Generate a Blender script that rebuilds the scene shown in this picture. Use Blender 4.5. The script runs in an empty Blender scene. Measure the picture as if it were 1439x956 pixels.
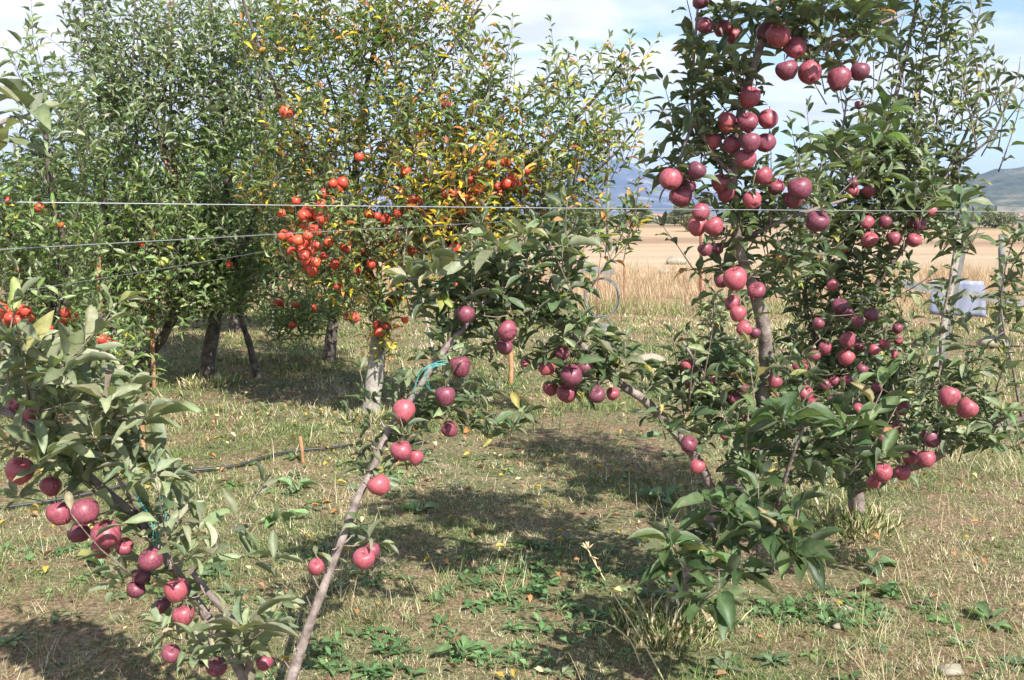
import bpy, math, random
import numpy as np
from mathutils import Vector
rng = np.random.default_rng(7)
random.seed(7)
R = math.radians
scene = bpy.context.scene
COL = scene.collection

# ------------------------------------------------------------------ camera, sky, sun, exposure
F = 1450.0
HORIZON = 291.0
PITCH = math.atan((478 - HORIZON) / F)
CAM = np.array([0.0, 0.0, 1.6])
cam = bpy.data.cameras.new('camera')
cam.sensor_width = 36.0
cam.lens = 36.0 * F / 1439.0
cam.clip_start = 0.05
cam.clip_end = 30000
co = bpy.data.objects.new('camera', cam)
co.location = CAM
co.rotation_euler = (math.pi / 2 - PITCH, 0, 0)
COL.objects.link(co)
scene.camera = co

SUN_EL, SUN_SIDE = 43.0, 28.0          # sun behind the camera, a little to the right
sx, sy = math.sin(R(SUN_SIDE)), -math.cos(R(SUN_SIDE))      # horizontal direction towards the sun
sun_dir = Vector((sx * math.cos(R(SUN_EL)), sy * math.cos(R(SUN_EL)), math.sin(R(SUN_EL))))
sl = bpy.data.lights.new('sun', 'SUN')
sl.energy = 5.0
sl.angle = R(0.53)
sl.color = (1.0, 0.95, 0.87)
so = bpy.data.objects.new('sun', sl)
so.rotation_euler = sun_dir.to_track_quat('Z', 'Y').to_euler()
so.location = (3, -6, 8)
COL.objects.link(so)

world = bpy.data.worlds.new('World')
scene.world = world
world.use_nodes = True
nt = world.node_tree
nt.nodes.clear()
def wn(t, **k):
    n = nt.nodes.new(t)
    for a, b in k.items():
        setattr(n, a, b)
    return n
L = nt.links.new
sky = wn('ShaderNodeTexSky', sky_type='NISHITA')
sky.sun_disc = False
sky.sun_elevation = R(SUN_EL)
sky.sun_rotation = math.atan2(sx, sy)
sky.altitude = 600
sky.air_density = 1.0
sky.dust_density = 1.2
bg = wn('ShaderNodeBackground')
bg.inputs['Strength'].default_value = 0.068
tc = wn('ShaderNodeTexCoord')
sep = wn('ShaderNodeSeparateXYZ')
L(tc.outputs['Generated'], sep.inputs[0])
def wmath(op, a, b=None, clamp=False):
    n = wn('ShaderNodeMath', operation=op)
    n.use_clamp = clamp
    for i, v in enumerate((a, b)):
        if v is None: continue
        if isinstance(v, (int, float)): n.inputs[i].default_value = v
        else: L(v, n.inputs[i])
    return n.outputs[0]
zz = wmath('ADD', wmath('MAXIMUM', sep.outputs['Z'], 0.0), 0.16)
comb = wn('ShaderNodeCombineXYZ')
L(wmath('DIVIDE', sep.outputs['X'], zz), comb.inputs[0])
L(wmath('DIVIDE', sep.outputs['Y'], zz), comb.inputs[1])
mp = wn('ShaderNodeMapping')
mp.inputs['Location'].default_value = (3.4, 1.9, 0)
mp.inputs['Scale'].default_value = (0.8, 1.15, 1)
mp.inputs['Rotation'].default_value = (0, 0, R(24))
L(comb.outputs[0], mp.inputs[0])
n1 = wn('ShaderNodeTexNoise')
n1.inputs['Scale'].default_value = 1.25
n1.inputs['Detail'].default_value = 9
n1.inputs['Roughness'].default_value = 0.56
n1.inputs['Distortion'].default_value = 0.4
L(mp.outputs[0], n1.inputs['Vector'])
bias = wmath('ADD', wmath('ADD', n1.outputs['Fac'], wmath('ADD', wmath('ADD', wmath('MULTIPLY', sep.outputs['X'], -0.2), 0.012), wmath('MULTIPLY', wmath('MINIMUM', wmath('ADD', sep.outputs['X'], 0.12), 0.0), -0.35))), wmath('SUBTRACT', wmath('MULTIPLY', wmath('MINIMUM', sep.outputs['Y'], 0.0), 0.3), wmath('MULTIPLY', wmath('MAXIMUM', wmath('SUBTRACT', sep.outputs['Z'], 0.35), 0.0), 0.35)))
rp = wn('ShaderNodeValToRGB')
rp.color_ramp.elements[0].position = 0.41
rp.color_ramp.elements[0].color = (0.04, 0.04, 0.04, 1)
rp.color_ramp.elements[1].position = 0.545
rp.color_ramp.elements[1].color = (1, 1, 1, 1)
L(bias, rp.inputs[0])
n2 = wn('ShaderNodeTexNoise')
n2.inputs['Scale'].default_value = 2.6
n2.inputs['Detail'].default_value = 6
L(mp.outputs[0], n2.inputs['Vector'])
rp2 = wn('ShaderNodeValToRGB')
rp2.color_ramp.elements[0].position = 0.35
rp2.color_ramp.elements[0].color = (6.0, 6.3, 6.9, 1)
rp2.color_ramp.elements[1].position = 0.62
rp2.color_ramp.elements[1].color = (8.4, 8.5, 8.7, 1)
L(n2.outputs['Fac'], rp2.inputs[0])
mx = wn('ShaderNodeMixRGB')
L(rp.outputs[0], mx.inputs[0])
sc_ = wn('ShaderNodeMixRGB', blend_type='MULTIPLY')
sc_.inputs[0].default_value = 1
sc_.inputs[2].default_value = (1.2, 1.25, 1.3, 1)
L(sky.outputs[0], sc_.inputs[1])
L(sc_.outputs[0], mx.inputs[1])
L(rp2.outputs[0], mx.inputs[2])
L(mx.outputs[0], bg.inputs['Color'])
wo = wn('ShaderNodeOutputWorld')
L(bg.outputs[0], wo.inputs['Surface'])

scene.view_settings.view_transform = 'Standard'
scene.view_settings.look = 'None'
scene.view_settings.gamma = 1.0
scene.view_settings.exposure = 1.15
scene.view_settings.use_curve_mapping = False
scene.cycles.max_bounces = 6
scene.cycles.diffuse_bounces = 3
scene.cycles.transmission_bounces = 4
scene.cycles.transparent_max_bounces = 6
scene.cycles.volume_bounces = 0

# ------------------------------------------------------------------ helpers
cp, sp_ = math.cos(PITCH), math.sin(PITCH)
def P(px, py, Y):
    """World point seen at photo pixel (px, py) that lies Y metres ahead."""
    dx = (px - 719.5) / F
    dz = -(py - 478.0) / F
    d = np.array([dx, cp + dz * sp_, -sp_ + dz * cp])
    return CAM + d * (Y / d[1])
def proj(p):
    p = np.asarray(p, float) - CAM
    fw = p[..., 1] * cp - p[..., 2] * sp_
    up = p[..., 1] * sp_ + p[..., 2] * cp
    return 719.5 + F * p[..., 0] / fw, 478 - F * up / fw
def gh(x, y):
    """Height of the terrain."""
    x = np.asarray(x, float); y = np.asarray(y, float)
    d = np.maximum(y, 0)
    slope = np.interp(np.log(np.maximum(d, 1)), np.log([97, 300, 800, 1500, 4000, 9000]), [.0165, .0146, .0128, .0115, .006, .002])
    far = 1.6 - d * slope
    k = np.clip((d - 60) / 60, 0, 1)
    near = 0.018 * np.sin(x * 1.9 + y * 0.7) + 0.014 * np.sin(y * 2.7 - x * 1.1 + 1) + 0.012 * np.sin(x * 4.3 + 2) * np.sin(y * 3.9)
    return (1 - k) * near * np.clip(1.3 - d / 60, 0, 1) + k * far
def on_ground(px, py):
    dx = (px - 719.5) / F; dz = -(py - 478.0) / F
    d = np.array([dx, cp + dz * sp_, -sp_ + dz * cp])
    q = CAM + d * (1.6 / -d[2])
    return np.array([q[0], q[1], float(gh(q[0], q[1]))])
def unit(v):
    v = np.asarray(v, float)
    return v / np.maximum(np.linalg.norm(v, axis=-1, keepdims=True), 1e-9)

def mesh_np(name, V, Fc, mats, smooth=True, colors=None, mat_idx=None, parent=None):
    """V: (n,3); Fc: list of (m,k) arrays of faces."""
    me = bpy.data.meshes.new(name)
    V = np.ascontiguousarray(V, dtype=np.float32)
    me.vertices.add(len(V))
    me.vertices.foreach_set('co', V.ravel())
    if isinstance(Fc, np.ndarray): Fc = [Fc]
    Fc = [f for f in Fc if len(f)]
    loops = np.concatenate([f.ravel() for f in Fc]).astype(np.int32)
    tot = np.concatenate([np.full(len(f), f.shape[1]) for f in Fc]).astype(np.int32)
    start = np.concatenate([[0], np.cumsum(tot)[:-1]]).astype(np.int32)
    me.loops.add(len(loops)); me.loops.foreach_set('vertex_index', loops)
    me.polygons.add(len(tot))
    me.polygons.foreach_set('loop_start', start)
    me.polygons.foreach_set('loop_total', tot)
    if mat_idx is not None: me.polygons.foreach_set('material_index', np.asarray(mat_idx, np.int32))
    me.update(calc_edges=True)
    me.polygons.foreach_set('use_smooth', np.full(len(tot), smooth))
    if colors is not None:
        at = me.color_attributes.new('tint', 'FLOAT_COLOR', 'POINT')
        c = np.ones((len(V), 4), np.float32); c[:, :3] = colors
        at.data.foreach_set('color', c.ravel())
    for m in (mats if isinstance(mats, (list, tuple)) else [mats]): me.materials.append(m)
    o = bpy.data.objects.new(name, me)
    COL.objects.link(o)
    if parent is not None:
        o.parent = parent
        o.matrix_parent_inverse.identity()
        if any(abs(v) > 1e-9 for v in parent.location):
            pl = np.array(parent.location, np.float32)
            me.vertices.foreach_set('co', (V - pl).ravel())
            me.update()
    return o
def tag(o, label, cat, group=None, kind=None):
    if label: o['label'] = label
    if cat: o['category'] = cat
    if group: o['group'] = group
    if kind: o['kind'] = kind
    return o
def empty(name, loc, label, cat, group=None):
    o = bpy.data.objects.new(name, None)
    o.empty_display_size = 0.1
    o.location = [float(v) for v in loc]
    COL.objects.link(o)
    return tag(o, label, cat, group)

class Geo:
    """Collects tubes, boxes and so on for one mesh."""
    def __init__(s): s.V = []; s.Q = []; s.T = []; s.n = 0
    def add(s, V, Q=None, T=None):
        if Q is not None and len(Q): s.Q.append(np.asarray(Q) + s.n)
        if T is not None and len(T): s.T.append(np.asarray(T) + s.n)
        s.V.append(np.asarray(V, float)); s.n += len(V)
    def tube(s, pts, rad, k=6, wob=0.0):
        pts = np.asarray(pts, float); n = len(pts)
        rad = np.broadcast_to(np.asarray(rad, float), (n,))
        t = np.gradient(pts, axis=0); t = unit(t)
        a = np.array([1, 0, 0.]) if abs(t[0][0]) < .8 else np.array([0, 1., 0])
        u = unit(np.cross(t[0], a))
        V = []
        ang = np.arange(k) / k * 2 * np.pi
        for i in range(n):
            u = unit(u - t[i] * np.dot(u, t[i]))
            w = np.cross(t[i], u)
            r = rad[i] * (1 + wob * rng.uniform(-1, 1, k)) if wob else np.full(k, rad[i])
            V.append(pts[i] + (np.cos(ang) * r)[:, None] * u + (np.sin(ang) * r)[:, None] * w)
        V = np.concatenate(V + [pts[:1], pts[-1:]])
        Q = []
        for i in range(n - 1):
            for j in range(k):
                Q.append((i * k + j, i * k + (j + 1) % k, (i + 1) * k + (j + 1) % k, (i + 1) * k + j))
        T = [(n * k, (j + 1) % k, j) for j in range(k)] + [(n * k + 1, (n - 1) * k + j, (n - 1) * k + (j + 1) % k) for j in range(k)]
        s.add(V, Q, T)
    def box(s, c, size, rot=None, bev=0.0):
        hx, hy, hz = np.asarray(size) / 2
        b = min(bev, hx * .9, hy * .9, hz * .9)
        V = np.array([(x, y, z) for x in (-hx, hx) for y in (-hy, hy) for z in (-hz, hz)])
        Q = [(0, 1, 3, 2), (4, 6, 7, 5), (0, 4, 5, 1), (2, 3, 7, 6), (0, 2, 6, 4), (1, 5, 7, 3)]
        if rot is not None: V = V @ np.asarray(rot).T
        s.add(V + np.asarray(c), Q)
    def build(s, name, mat, parent=None, smooth=True):
        if not s.V: return None
        fc = []
        if s.Q: fc.append(np.concatenate(s.Q))
        if s.T: fc.append(np.concatenate(s.T))
        return mesh_np(name, np.concatenate(s.V), fc, mat, smooth, parent=parent)

def smooth_path(pts, step=0.05):
    """Catmull-Rom through rows of (x, y, z, r)."""
    pts = np.asarray(pts, float)
    ext = np.vstack([2 * pts[0] - pts[1], pts, 2 * pts[-1] - pts[-2]])
    out = []
    for i in range(1, len(ext) - 2):
        p0, p1, p2, p3 = ext[i - 1:i + 3]
        n = max(2, int(np.linalg.norm((p2 - p1)[:3]) / step))
        for t in np.arange(n) / n:
            out.append(.5 * ((2 * p1) + (-p0 + p2) * t + (2 * p0 - 5 * p1 + 4 * p2 - p3) * t * t + (-p0 + 3 * p1 - 3 * p2 + p3) * t ** 3))
    out.append(pts[-1])
    return np.array(out)

# ------------------------------------------------------------------ materials
def new_mat(name):
    m = bpy.data.materials.new(name)
    m.use_nodes = True
    n = m.node_tree
    b = n.nodes['Principled BSDF']
    return m, n, b
def noise(n, scale, detail=4, rough=.5, vec=None, dist=0.0):
    x = n.nodes.new('ShaderNodeTexNoise')
    x.inputs['Scale'].default_value = scale
    x.inputs['Detail'].default_value = detail
    x.inputs['Roughness'].default_value = rough
    x.inputs['Distortion'].default_value = dist
    if vec is not None: n.links.new(vec, x.inputs['Vector'])
    return x.outputs['Fac']
def ramp(n, fac, stops):
    r = n.nodes.new('ShaderNodeValToRGB')
    e = r.color_ramp.elements
    while len(e) < len(stops): e.new(0.5)
    for i, (p, c) in enumerate(stops):
        e[i].position = p
        e[i].color = (*c, 1) if len(c) == 3 else c
    n.links.new(fac, r.inputs[0])
    return r.outputs[0]
def mixc(n, fac, a, b, mode='MIX'):
    x = n.nodes.new('ShaderNodeMixRGB')
    x.blend_type = mode
    for i, v in enumerate((fac, a, b)):
        if isinstance(v, (int, float)): x.inputs[i].default_value = v
        elif isinstance(v, tuple): x.inputs[i].default_value = (*v, 1)
        else: n.links.new(v, x.inputs[i])
    return x.outputs[0]
def nmath(n, op, a, b=None, c=None, clamp=False):
    x = n.nodes.new('ShaderNodeMath'); x.operation = op; x.use_clamp = clamp
    for i, v in enumerate((a, b, c)):
        if v is None: continue
        if isinstance(v, (int, float)): x.inputs[i].default_value = v
        else: n.links.new(v, x.inputs[i])
    return x.outputs[0]
def bump(n, b, h, strength=.5, dist=.01):
    x = n.nodes.new('ShaderNodeBump')
    x.inputs['Strength'].default_value = strength
    x.inputs['Distance'].default_value = dist
    n.links.new(h, x.inputs['Height'])
    n.links.new(x.outputs[0], b.inputs['Normal'])
def objco(n):
    return n.nodes.new('ShaderNodeTexCoord').outputs['Object']

def leaf_material(name, under=(.25, .29, .21), under_mix=.55, rough=.5, trans=.25, spec=.4):
    m, n, b = new_mat(name)
    at = n.nodes.new('ShaderNodeAttribute'); at.attribute_name = 'tint'
    g = n.nodes.new('ShaderNodeNewGeometry')
    f = noise(n, 60, 3, .6, objco(n))
    mod = ramp(n, f, [(.3, (.78, .78, .78)), (.7, (1.18, 1.18, 1.18))])
    c = mixc(n, 1.0, at.outputs['Color'], mod, 'MULTIPLY')
    fac = nmath(n, 'MULTIPLY', g.outputs['Backfacing'], under_mix)
    sp = ramp(n, noise(n, 38, 5, .7, objco(n)), [(.60, (0, 0, 0)), (.68, (1, 1, 1))])
    c = mixc(n, nmath(n, 'MULTIPLY', sp, .45), c, (.22, .15, .06))
    c2 = mixc(n, fac, c, under)
    n.links.new(c2, b.inputs['Base Color'])
    b.inputs['Roughness'].default_value = rough
    b.inputs['Specular IOR Level'].default_value = spec
    tr = n.nodes.new('ShaderNodeBsdfTranslucent')
    tcol = mixc(n, 1.0, c, (1.5, 1.7, .7), 'MULTIPLY')
    n.links.new(tcol, tr.inputs['Color'])
    ms = n.nodes.new('ShaderNodeMixShader'); ms.inputs[0].default_value = trans
    n.links.new(b.outputs[0], ms.inputs[1]); n.links.new(tr.outputs[0], ms.inputs[2])
    n.links.new(ms.outputs[0], n.nodes['Material Output'].inputs['Surface'])
    return m
M_leaf = leaf_material('apple_leaf')
M_leaf_far = leaf_material('apple_leaf_orchard', under=(.32, .37, .25), under_mix=.5, rough=.42, trans=.3, spec=.5)
M_grass = leaf_material('grass_blade', under=(.2, .2, .1), under_mix=0, rough=.65, trans=.2, spec=.2)

def bark_material(name, c1, c2, c3, scale=30):
    m, n, b = new_mat(name)
    v = objco(n)
    f = noise(n, scale, 5, .65, v)
    c = ramp(n, f, [(.3, c1), (.5, c2), (.72, c3)])
    w = noise(n, scale * 3, 3, .6, v)
    n.links.new(c, b.inputs['Base Color'])
    b.inputs['Roughness'].default_value = .85
    b.inputs['Specular IOR Level'].default_value = .25
    bump(n, b, nmath(n, 'ADD', f, w), .7, .006)
    return m
M_bark = bark_material('young_apple_bark', (.09, .07, .062), (.20, .16, .145), (.33, .275, .25), 24)
M_twig = bark_material('twig_bark', (.12, .09, .07), (.22, .17, .14), (.33, .28, .24), 60)
M_bark_dark = bark_material('old_apple_bark', (.04, .034, .03), (.10, .08, .068), (.20, .17, .145), 16)
M_bark_white = bark_material('limewashed_bark', (.14, .125, .105), (.29, .265, .23), (.42, .39, .345), 14)
M_bark_red = bark_material('reddish_bark', (.20, .09, .05), (.32, .16, .09), (.42, .24, .15), 20)
M_cane = bark_material('cane_wood', (.24, .13, .07), (.36, .20, .10), (.48, .29, .16), 14)
M_timber = bark_material('weathered_timber', (.24, .22, .19), (.36, .33, .29), (.48, .45, .40), 9)
M_timber_grey = bark_material('grey_timber', (.10, .10, .10), (.18, .18, .175), (.27, .26, .255), 9)
M_rust = bark_material('rusty_iron', (.12, .045, .03), (.22, .08, .05), (.3, .13, .08), 30)

def apple_material(name, stops, bloom, bloom_amt, rough=.38):
    m, n, b = new_mat(name)
    v = objco(n)
    oi = n.nodes.new('ShaderNodeObjectInfo')
    mp = n.nodes.new('ShaderNodeMapping')
    mp.inputs['Scale'].default_value = (1, 1, .25)
    n.links.new(v, mp.inputs[0])
    ad = n.nodes.new('ShaderNodeVectorMath'); ad.operation = 'ADD'
    cx = n.nodes.new('ShaderNodeCombineXYZ')
    n.links.new(nmath(n, 'MULTIPLY', oi.outputs['Random'], 9.0), cx.inputs[0])
    n.links.new(mp.outputs[0], ad.inputs[0]); n.links.new(cx.outputs[0], ad.inputs[1])
    streak = noise(n, 70, 5, .6, ad.outputs[0])
    patch = noise(n, 14, 3, .5, ad.outputs[0])
    k = nmath(n, 'ADD', nmath(n, 'MULTIPLY', streak, .45), nmath(n, 'MULTIPLY', patch, .55))
    k = nmath(n, 'ADD', k, nmath(n, 'MULTIPLY', nmath(n, 'SUBTRACT', oi.outputs['Random'], .5), .3))
    c = ramp(n, k, stops)
    vo = n.nodes.new('ShaderNodeTexVoronoi'); vo.inputs['Scale'].default_value = 260
    n.links.new(v, vo.inputs['Vector'])
    dots = ramp(n, vo.outputs['Distance'], [(.10, (1, 1, 1)), (.2, (0, 0, 0))])
    c = mixc(n, nmath(n, 'MULTIPLY', dots, .35), c, (.75, .5, .42))
    bl = ramp(n, noise(n, 32, 4, .6, ad.outputs[0]), [(.35, (0, 0, 0)), (.68, (1, 1, 1))])
    c = mixc(n, nmath(n, 'MULTIPLY', bl, bloom_amt), c, bloom)
    n.links.new(c, b.inputs['Base Color'])
    b.inputs['Roughness'].default_value = rough
    b.inputs['Specular IOR Level'].default_value = .45
    return m
M_apple = apple_material('dusky_apple_skin', [(.34, (.07, .010, .022)), (.5, (.17, .022, .038)), (.66, (.40, .07, .075))], (.30, .14, .20), .5, .45)
M_apple_red = apple_material('bright_apple_skin', [(.36, (.36, .012, .012)), (.56, (.56, .026, .018)), (.76, (.60, .14, .05))], (.6, .4, .2), .25, .42)
M_apple_green = apple_material('green_apple_skin', [(.3, (.36, .42, .08)), (.7, (.58, .55, .16))], (.6, .6, .4), .2, .4)
M_stem = bark_material('apple_stem', (.10, .07, .04), (.18, .13, .07), (.25, .2, .1), 90)

def simple(name, c, rough=.6, metal=0.0, var=.15, scale=20):
    m, n, b = new_mat(name)
    f = noise(n, scale, 4, .6, objco(n))
    n.links.new(ramp(n, f, [(.3, tuple(x * (1 - var) for x in c)), (.7, tuple(min(1, x * (1 + var)) for x in c))]), b.inputs['Base Color'])
    b.inputs['Roughness'].default_value = rough
    b.inputs['Metallic'].default_value = metal
    return m
M_wire = simple('galvanised_wire', (.30, .31, .32), .5, .4)
M_hose = simple('black_hose', (.03, .03, .032), .5)
M_twine = simple('turquoise_twine', (.08, .40, .38), .6)
M_sheet = simple('pale_plastic', (.20, .22, .30), .5, 0, .08, 6)
M_wall = simple('pale_render', (.72, .70, .66), .9)
M_roof = simple('clay_tiles', (.35, .16, .1), .9)
M_stone = simple('limestone', (.27, .24, .185), .9, 0, .3, 25)

# ------------------------------------------------------------------ ground
def ground_material():
    m, n, b = new_mat('orchard_and_fields')
    g = n.nodes.new('ShaderNodeNewGeometry')
    pos = g.outputs['Position']
    s = n.nodes.new('ShaderNodeSeparateXYZ'); n.links.new(pos, s.inputs[0])
    big = noise(n, .9, 4, .6, pos)
    mid = noise(n, 5, 5, .65, pos)
    fine = noise(n, 45, 6, .7, pos)
    soil = ramp(n, fine, [(.3, (.09, .055, .035)), (.5, (.22, .15, .095)), (.68, (.38, .29, .20))])
    thatch = ramp(n, fine, [(.3, (.06, .05, .03)), (.5, (.21, .17, .10)), (.68, (.40, .34, .22))])
    green = ramp(n, fine, [(.3, (.03, .04, .018)), (.5, (.10, .12, .05)), (.68, (.22, .23, .11))])
    near = mixc(n, ramp(n, mid, [(.38, (0, 0, 0)), (.54, (1, 1, 1))]), thatch, green)
    near = mixc(n, ramp(n, nmath(n, 'ADD', nmath(n, 'MULTIPLY', mid, .5), nmath(n, 'MULTIPLY', big, .5)), [(.475, (0, 0, 0)), (.55, (1, 1, 1))]), near, soil)
    # fields: tall straw, stubble, ploughed, scrub plain; y position pushed about by noise
    wob = nmath(n, 'ADD', s.outputs['Y'], nmath(n, 'MULTIPLY', nmath(n, 'SUBTRACT', noise(n, .06, 3, .5, pos), .5), 14.0))
    wob = nmath(n, 'ADD', wob, nmath(n, 'MULTIPLY', s.outputs['X'], .25))
    lg = nmath(n, 'LOGARITHM', nmath(n, 'MAXIMUM', wob, 1.0), 10.0)
    lgn = nmath(n, 'DIVIDE', lg, 4.0)
    def at(y): return math.log10(y) / 4
    mp = n.nodes.new('ShaderNodeMapping'); mp.inputs['Scale'].default_value = (.05, .35, 1)
    n.links.new(pos, mp.inputs[0])
    strk = noise(n, 1.0, 5, .65, mp.outputs[0])
    fields = ramp(n, lgn, [(at(15), (.42, .30, .19)), (at(26), (.50, .38, .24)), (at(31), (.60, .52, .35)), (at(46), (.56, .46, .30)),
                           (at(52), (.36, .26, .17)), (at(58), (.55, .44, .28)), (at(76), (.55, .44, .27)), (at(84), (.30, .23, .15)),
                           (at(97), (.44, .37, .24)), (at(120), (.22, .21, .15)), (at(600), (.26, .25, .20)), (at(3000), (.24, .25, .22))])
    fields = mixc(n, 1.0, fields, (.70, .64, .66), 'MULTIPLY')
    fields = mixc(n, .55, fields, ramp(n, strk, [(.3, (.62, .6, .55)), (.7, (1.25, 1.25, 1.25))]), 'MULTIPLY')
    fields = mixc(n, .5, fields, ramp(n, fine, [(.3, (.6, .6, .6)), (.7, (1.3, 1.3, 1.3))]), 'MULTIPLY')
    scrub = ramp(n, noise(n, .05, 6, .75, pos), [(.45, (0, 0, 0)), (.6, (1, 1, 1))])
    farmask = ramp(n, lgn, [(at(95), (0, 0, 0)), (at(140), (1, 1, 1))])
    fields = mixc(n, nmath(n, 'MULTIPLY', scrub, farmask), fields, (.09, .10, .065))
    isf = ramp(n, lgn, [(at(14.5), (0, 0, 0)), (at(16.5), (1, 1, 1))])
    c = mixc(n, isf, near, fields)
    n.links.new(c, b.inputs['Base Color'])
    b.inputs['Roughness'].default_value = .95
    b.inputs['Specular IOR Level'].default_value = .1
    bump(n, b, nmath(n, 'ADD', fine, nmath(n, 'MULTIPLY', mid, 2.0)), .8, .03)
    return m
ys = np.concatenate([np.arange(-12, 20, .25), np.geomspace(20, 9500, 150)])
nx = 161
u = np.linspace(-1, 1, nx)
u = np.sign(u) * np.abs(u) ** 1.35
X = u[None, :] * (14 + np.maximum(ys, 0)[:, None] * 1.3)
Yg = np.repeat(ys[:, None], nx, 1)
Vg = np.stack([X, Yg, gh(X, Yg)], -1).reshape(-1, 3)
ny = len(ys)
idx = np.arange(ny * nx).reshape(ny, nx)
Qg = np.stack([idx[:-1, :-1], idx[:-1, 1:], idx[1:, 1:], idx[1:, :-1]], -1).reshape(-1, 4)
tag(mesh_np('ground', Vg, Qg, ground_material()), 'patchy orchard grass running out into straw fields and a far plain', 'ground', kind='structure')

# mountains
def ridge(name, profile, Y, depth, mat, label, roughness):
    """profile: (px, py) of the crest as seen; a solid ridge with gullied slopes."""
    px = np.linspace(profile[0][0], profile[-1][0], 220)
    py = np.interp(px, [p[0] for p in profile], [p[1] for p in profile])
    rows = 46
    V = []
    r2 = np.random.default_rng(3)
    ph = r2.uniform(0, 6.28, 24)
    for j in range(rows):
        t = j / (rows - 1)              # 0 front foot .. .6 crest .. 1 back foot
        y = Y + depth * (t - .6)
        hfac = (t / .6) ** 1.15 if t < .6 else ((1 - t) / .4)
        X = (px - 719.5) / F * Y
        crest = 1.6 + (HORIZON - py) / F * Y
        base = float(gh(0, y)) - 3
        nzz = sum(np.sin(X * (k + 1) * roughness + ph[k] + 5 * t * (k % 5) + np.sin(ph[k] + t * 9)) / (k + 1) ** .9 for k in range(14))
        z = base + (crest - base) * hfac * (1 + .10 * nzz * (1 - abs(t - .6) / .62) * (0.25 if abs(t - .6) < .02 else 1) * 0.55)
        V.append(np.stack([X * (y / Y), np.full_like(X, y), z], -1))
    V = np.concatenate(V)
    i = np.arange(rows * 220).reshape(rows, 220)
    Q = np.stack([i[:-1, :-1], i[:-1, 1:], i[1:, 1:], i[1:, :-1]], -1).reshape(-1, 4)
    return tag(mesh_np(name, V, Q, mat), label, 'mountain' if Y > 4000 else 'hill', kind='structure')
def hill_material(name, a, bcol, c, scale):
    m, n, b = new_mat(name)
    g = n.nodes.new('ShaderNodeNewGeometry')
    f = noise(n, scale, 7, .7, g.outputs['Position'])
    n.links.new(ramp(n, f, [(.35, a), (.52, bcol), (.66, c)]), b.inputs['Base Color'])
    b.inputs['Roughness'].default_value = 1
    b.inputs['Specular IOR Level'].default_value = 0
    bump(n, b, f, 1.0, 40)
    return m
ridge('mountain', [(-500, 284), (-100, 262), (200, 255), (420, 266), (600, 256), (720, 243), (790, 231), (828, 224), (852, 226), (880, 234), (905, 244), (950, 258), (1010, 272),
      (1100, 276), (1250, 283), (1400, 289), (1600, 291)], 6500, 3200, hill_material('mountain_rock', (.035, .045, .05), (.08, .085, .09), (.36, .33, .31), .0022), 'blue hazy mountain with pale bare slopes on the horizon', .0022)
ridge('hill', [(1180, 292), (1250, 282), (1300, 270), (1350, 252), (1390, 241), (1430, 237), (1500, 238), (1650, 232), (1900, 250), (2200, 285)], 2600, 1500,
      hill_material('hill_scrub', (.045, .06, .035), (.10, .11, .065), (.24, .21, .15), .012), 'dark green rounded hill at the right', .006)

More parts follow.
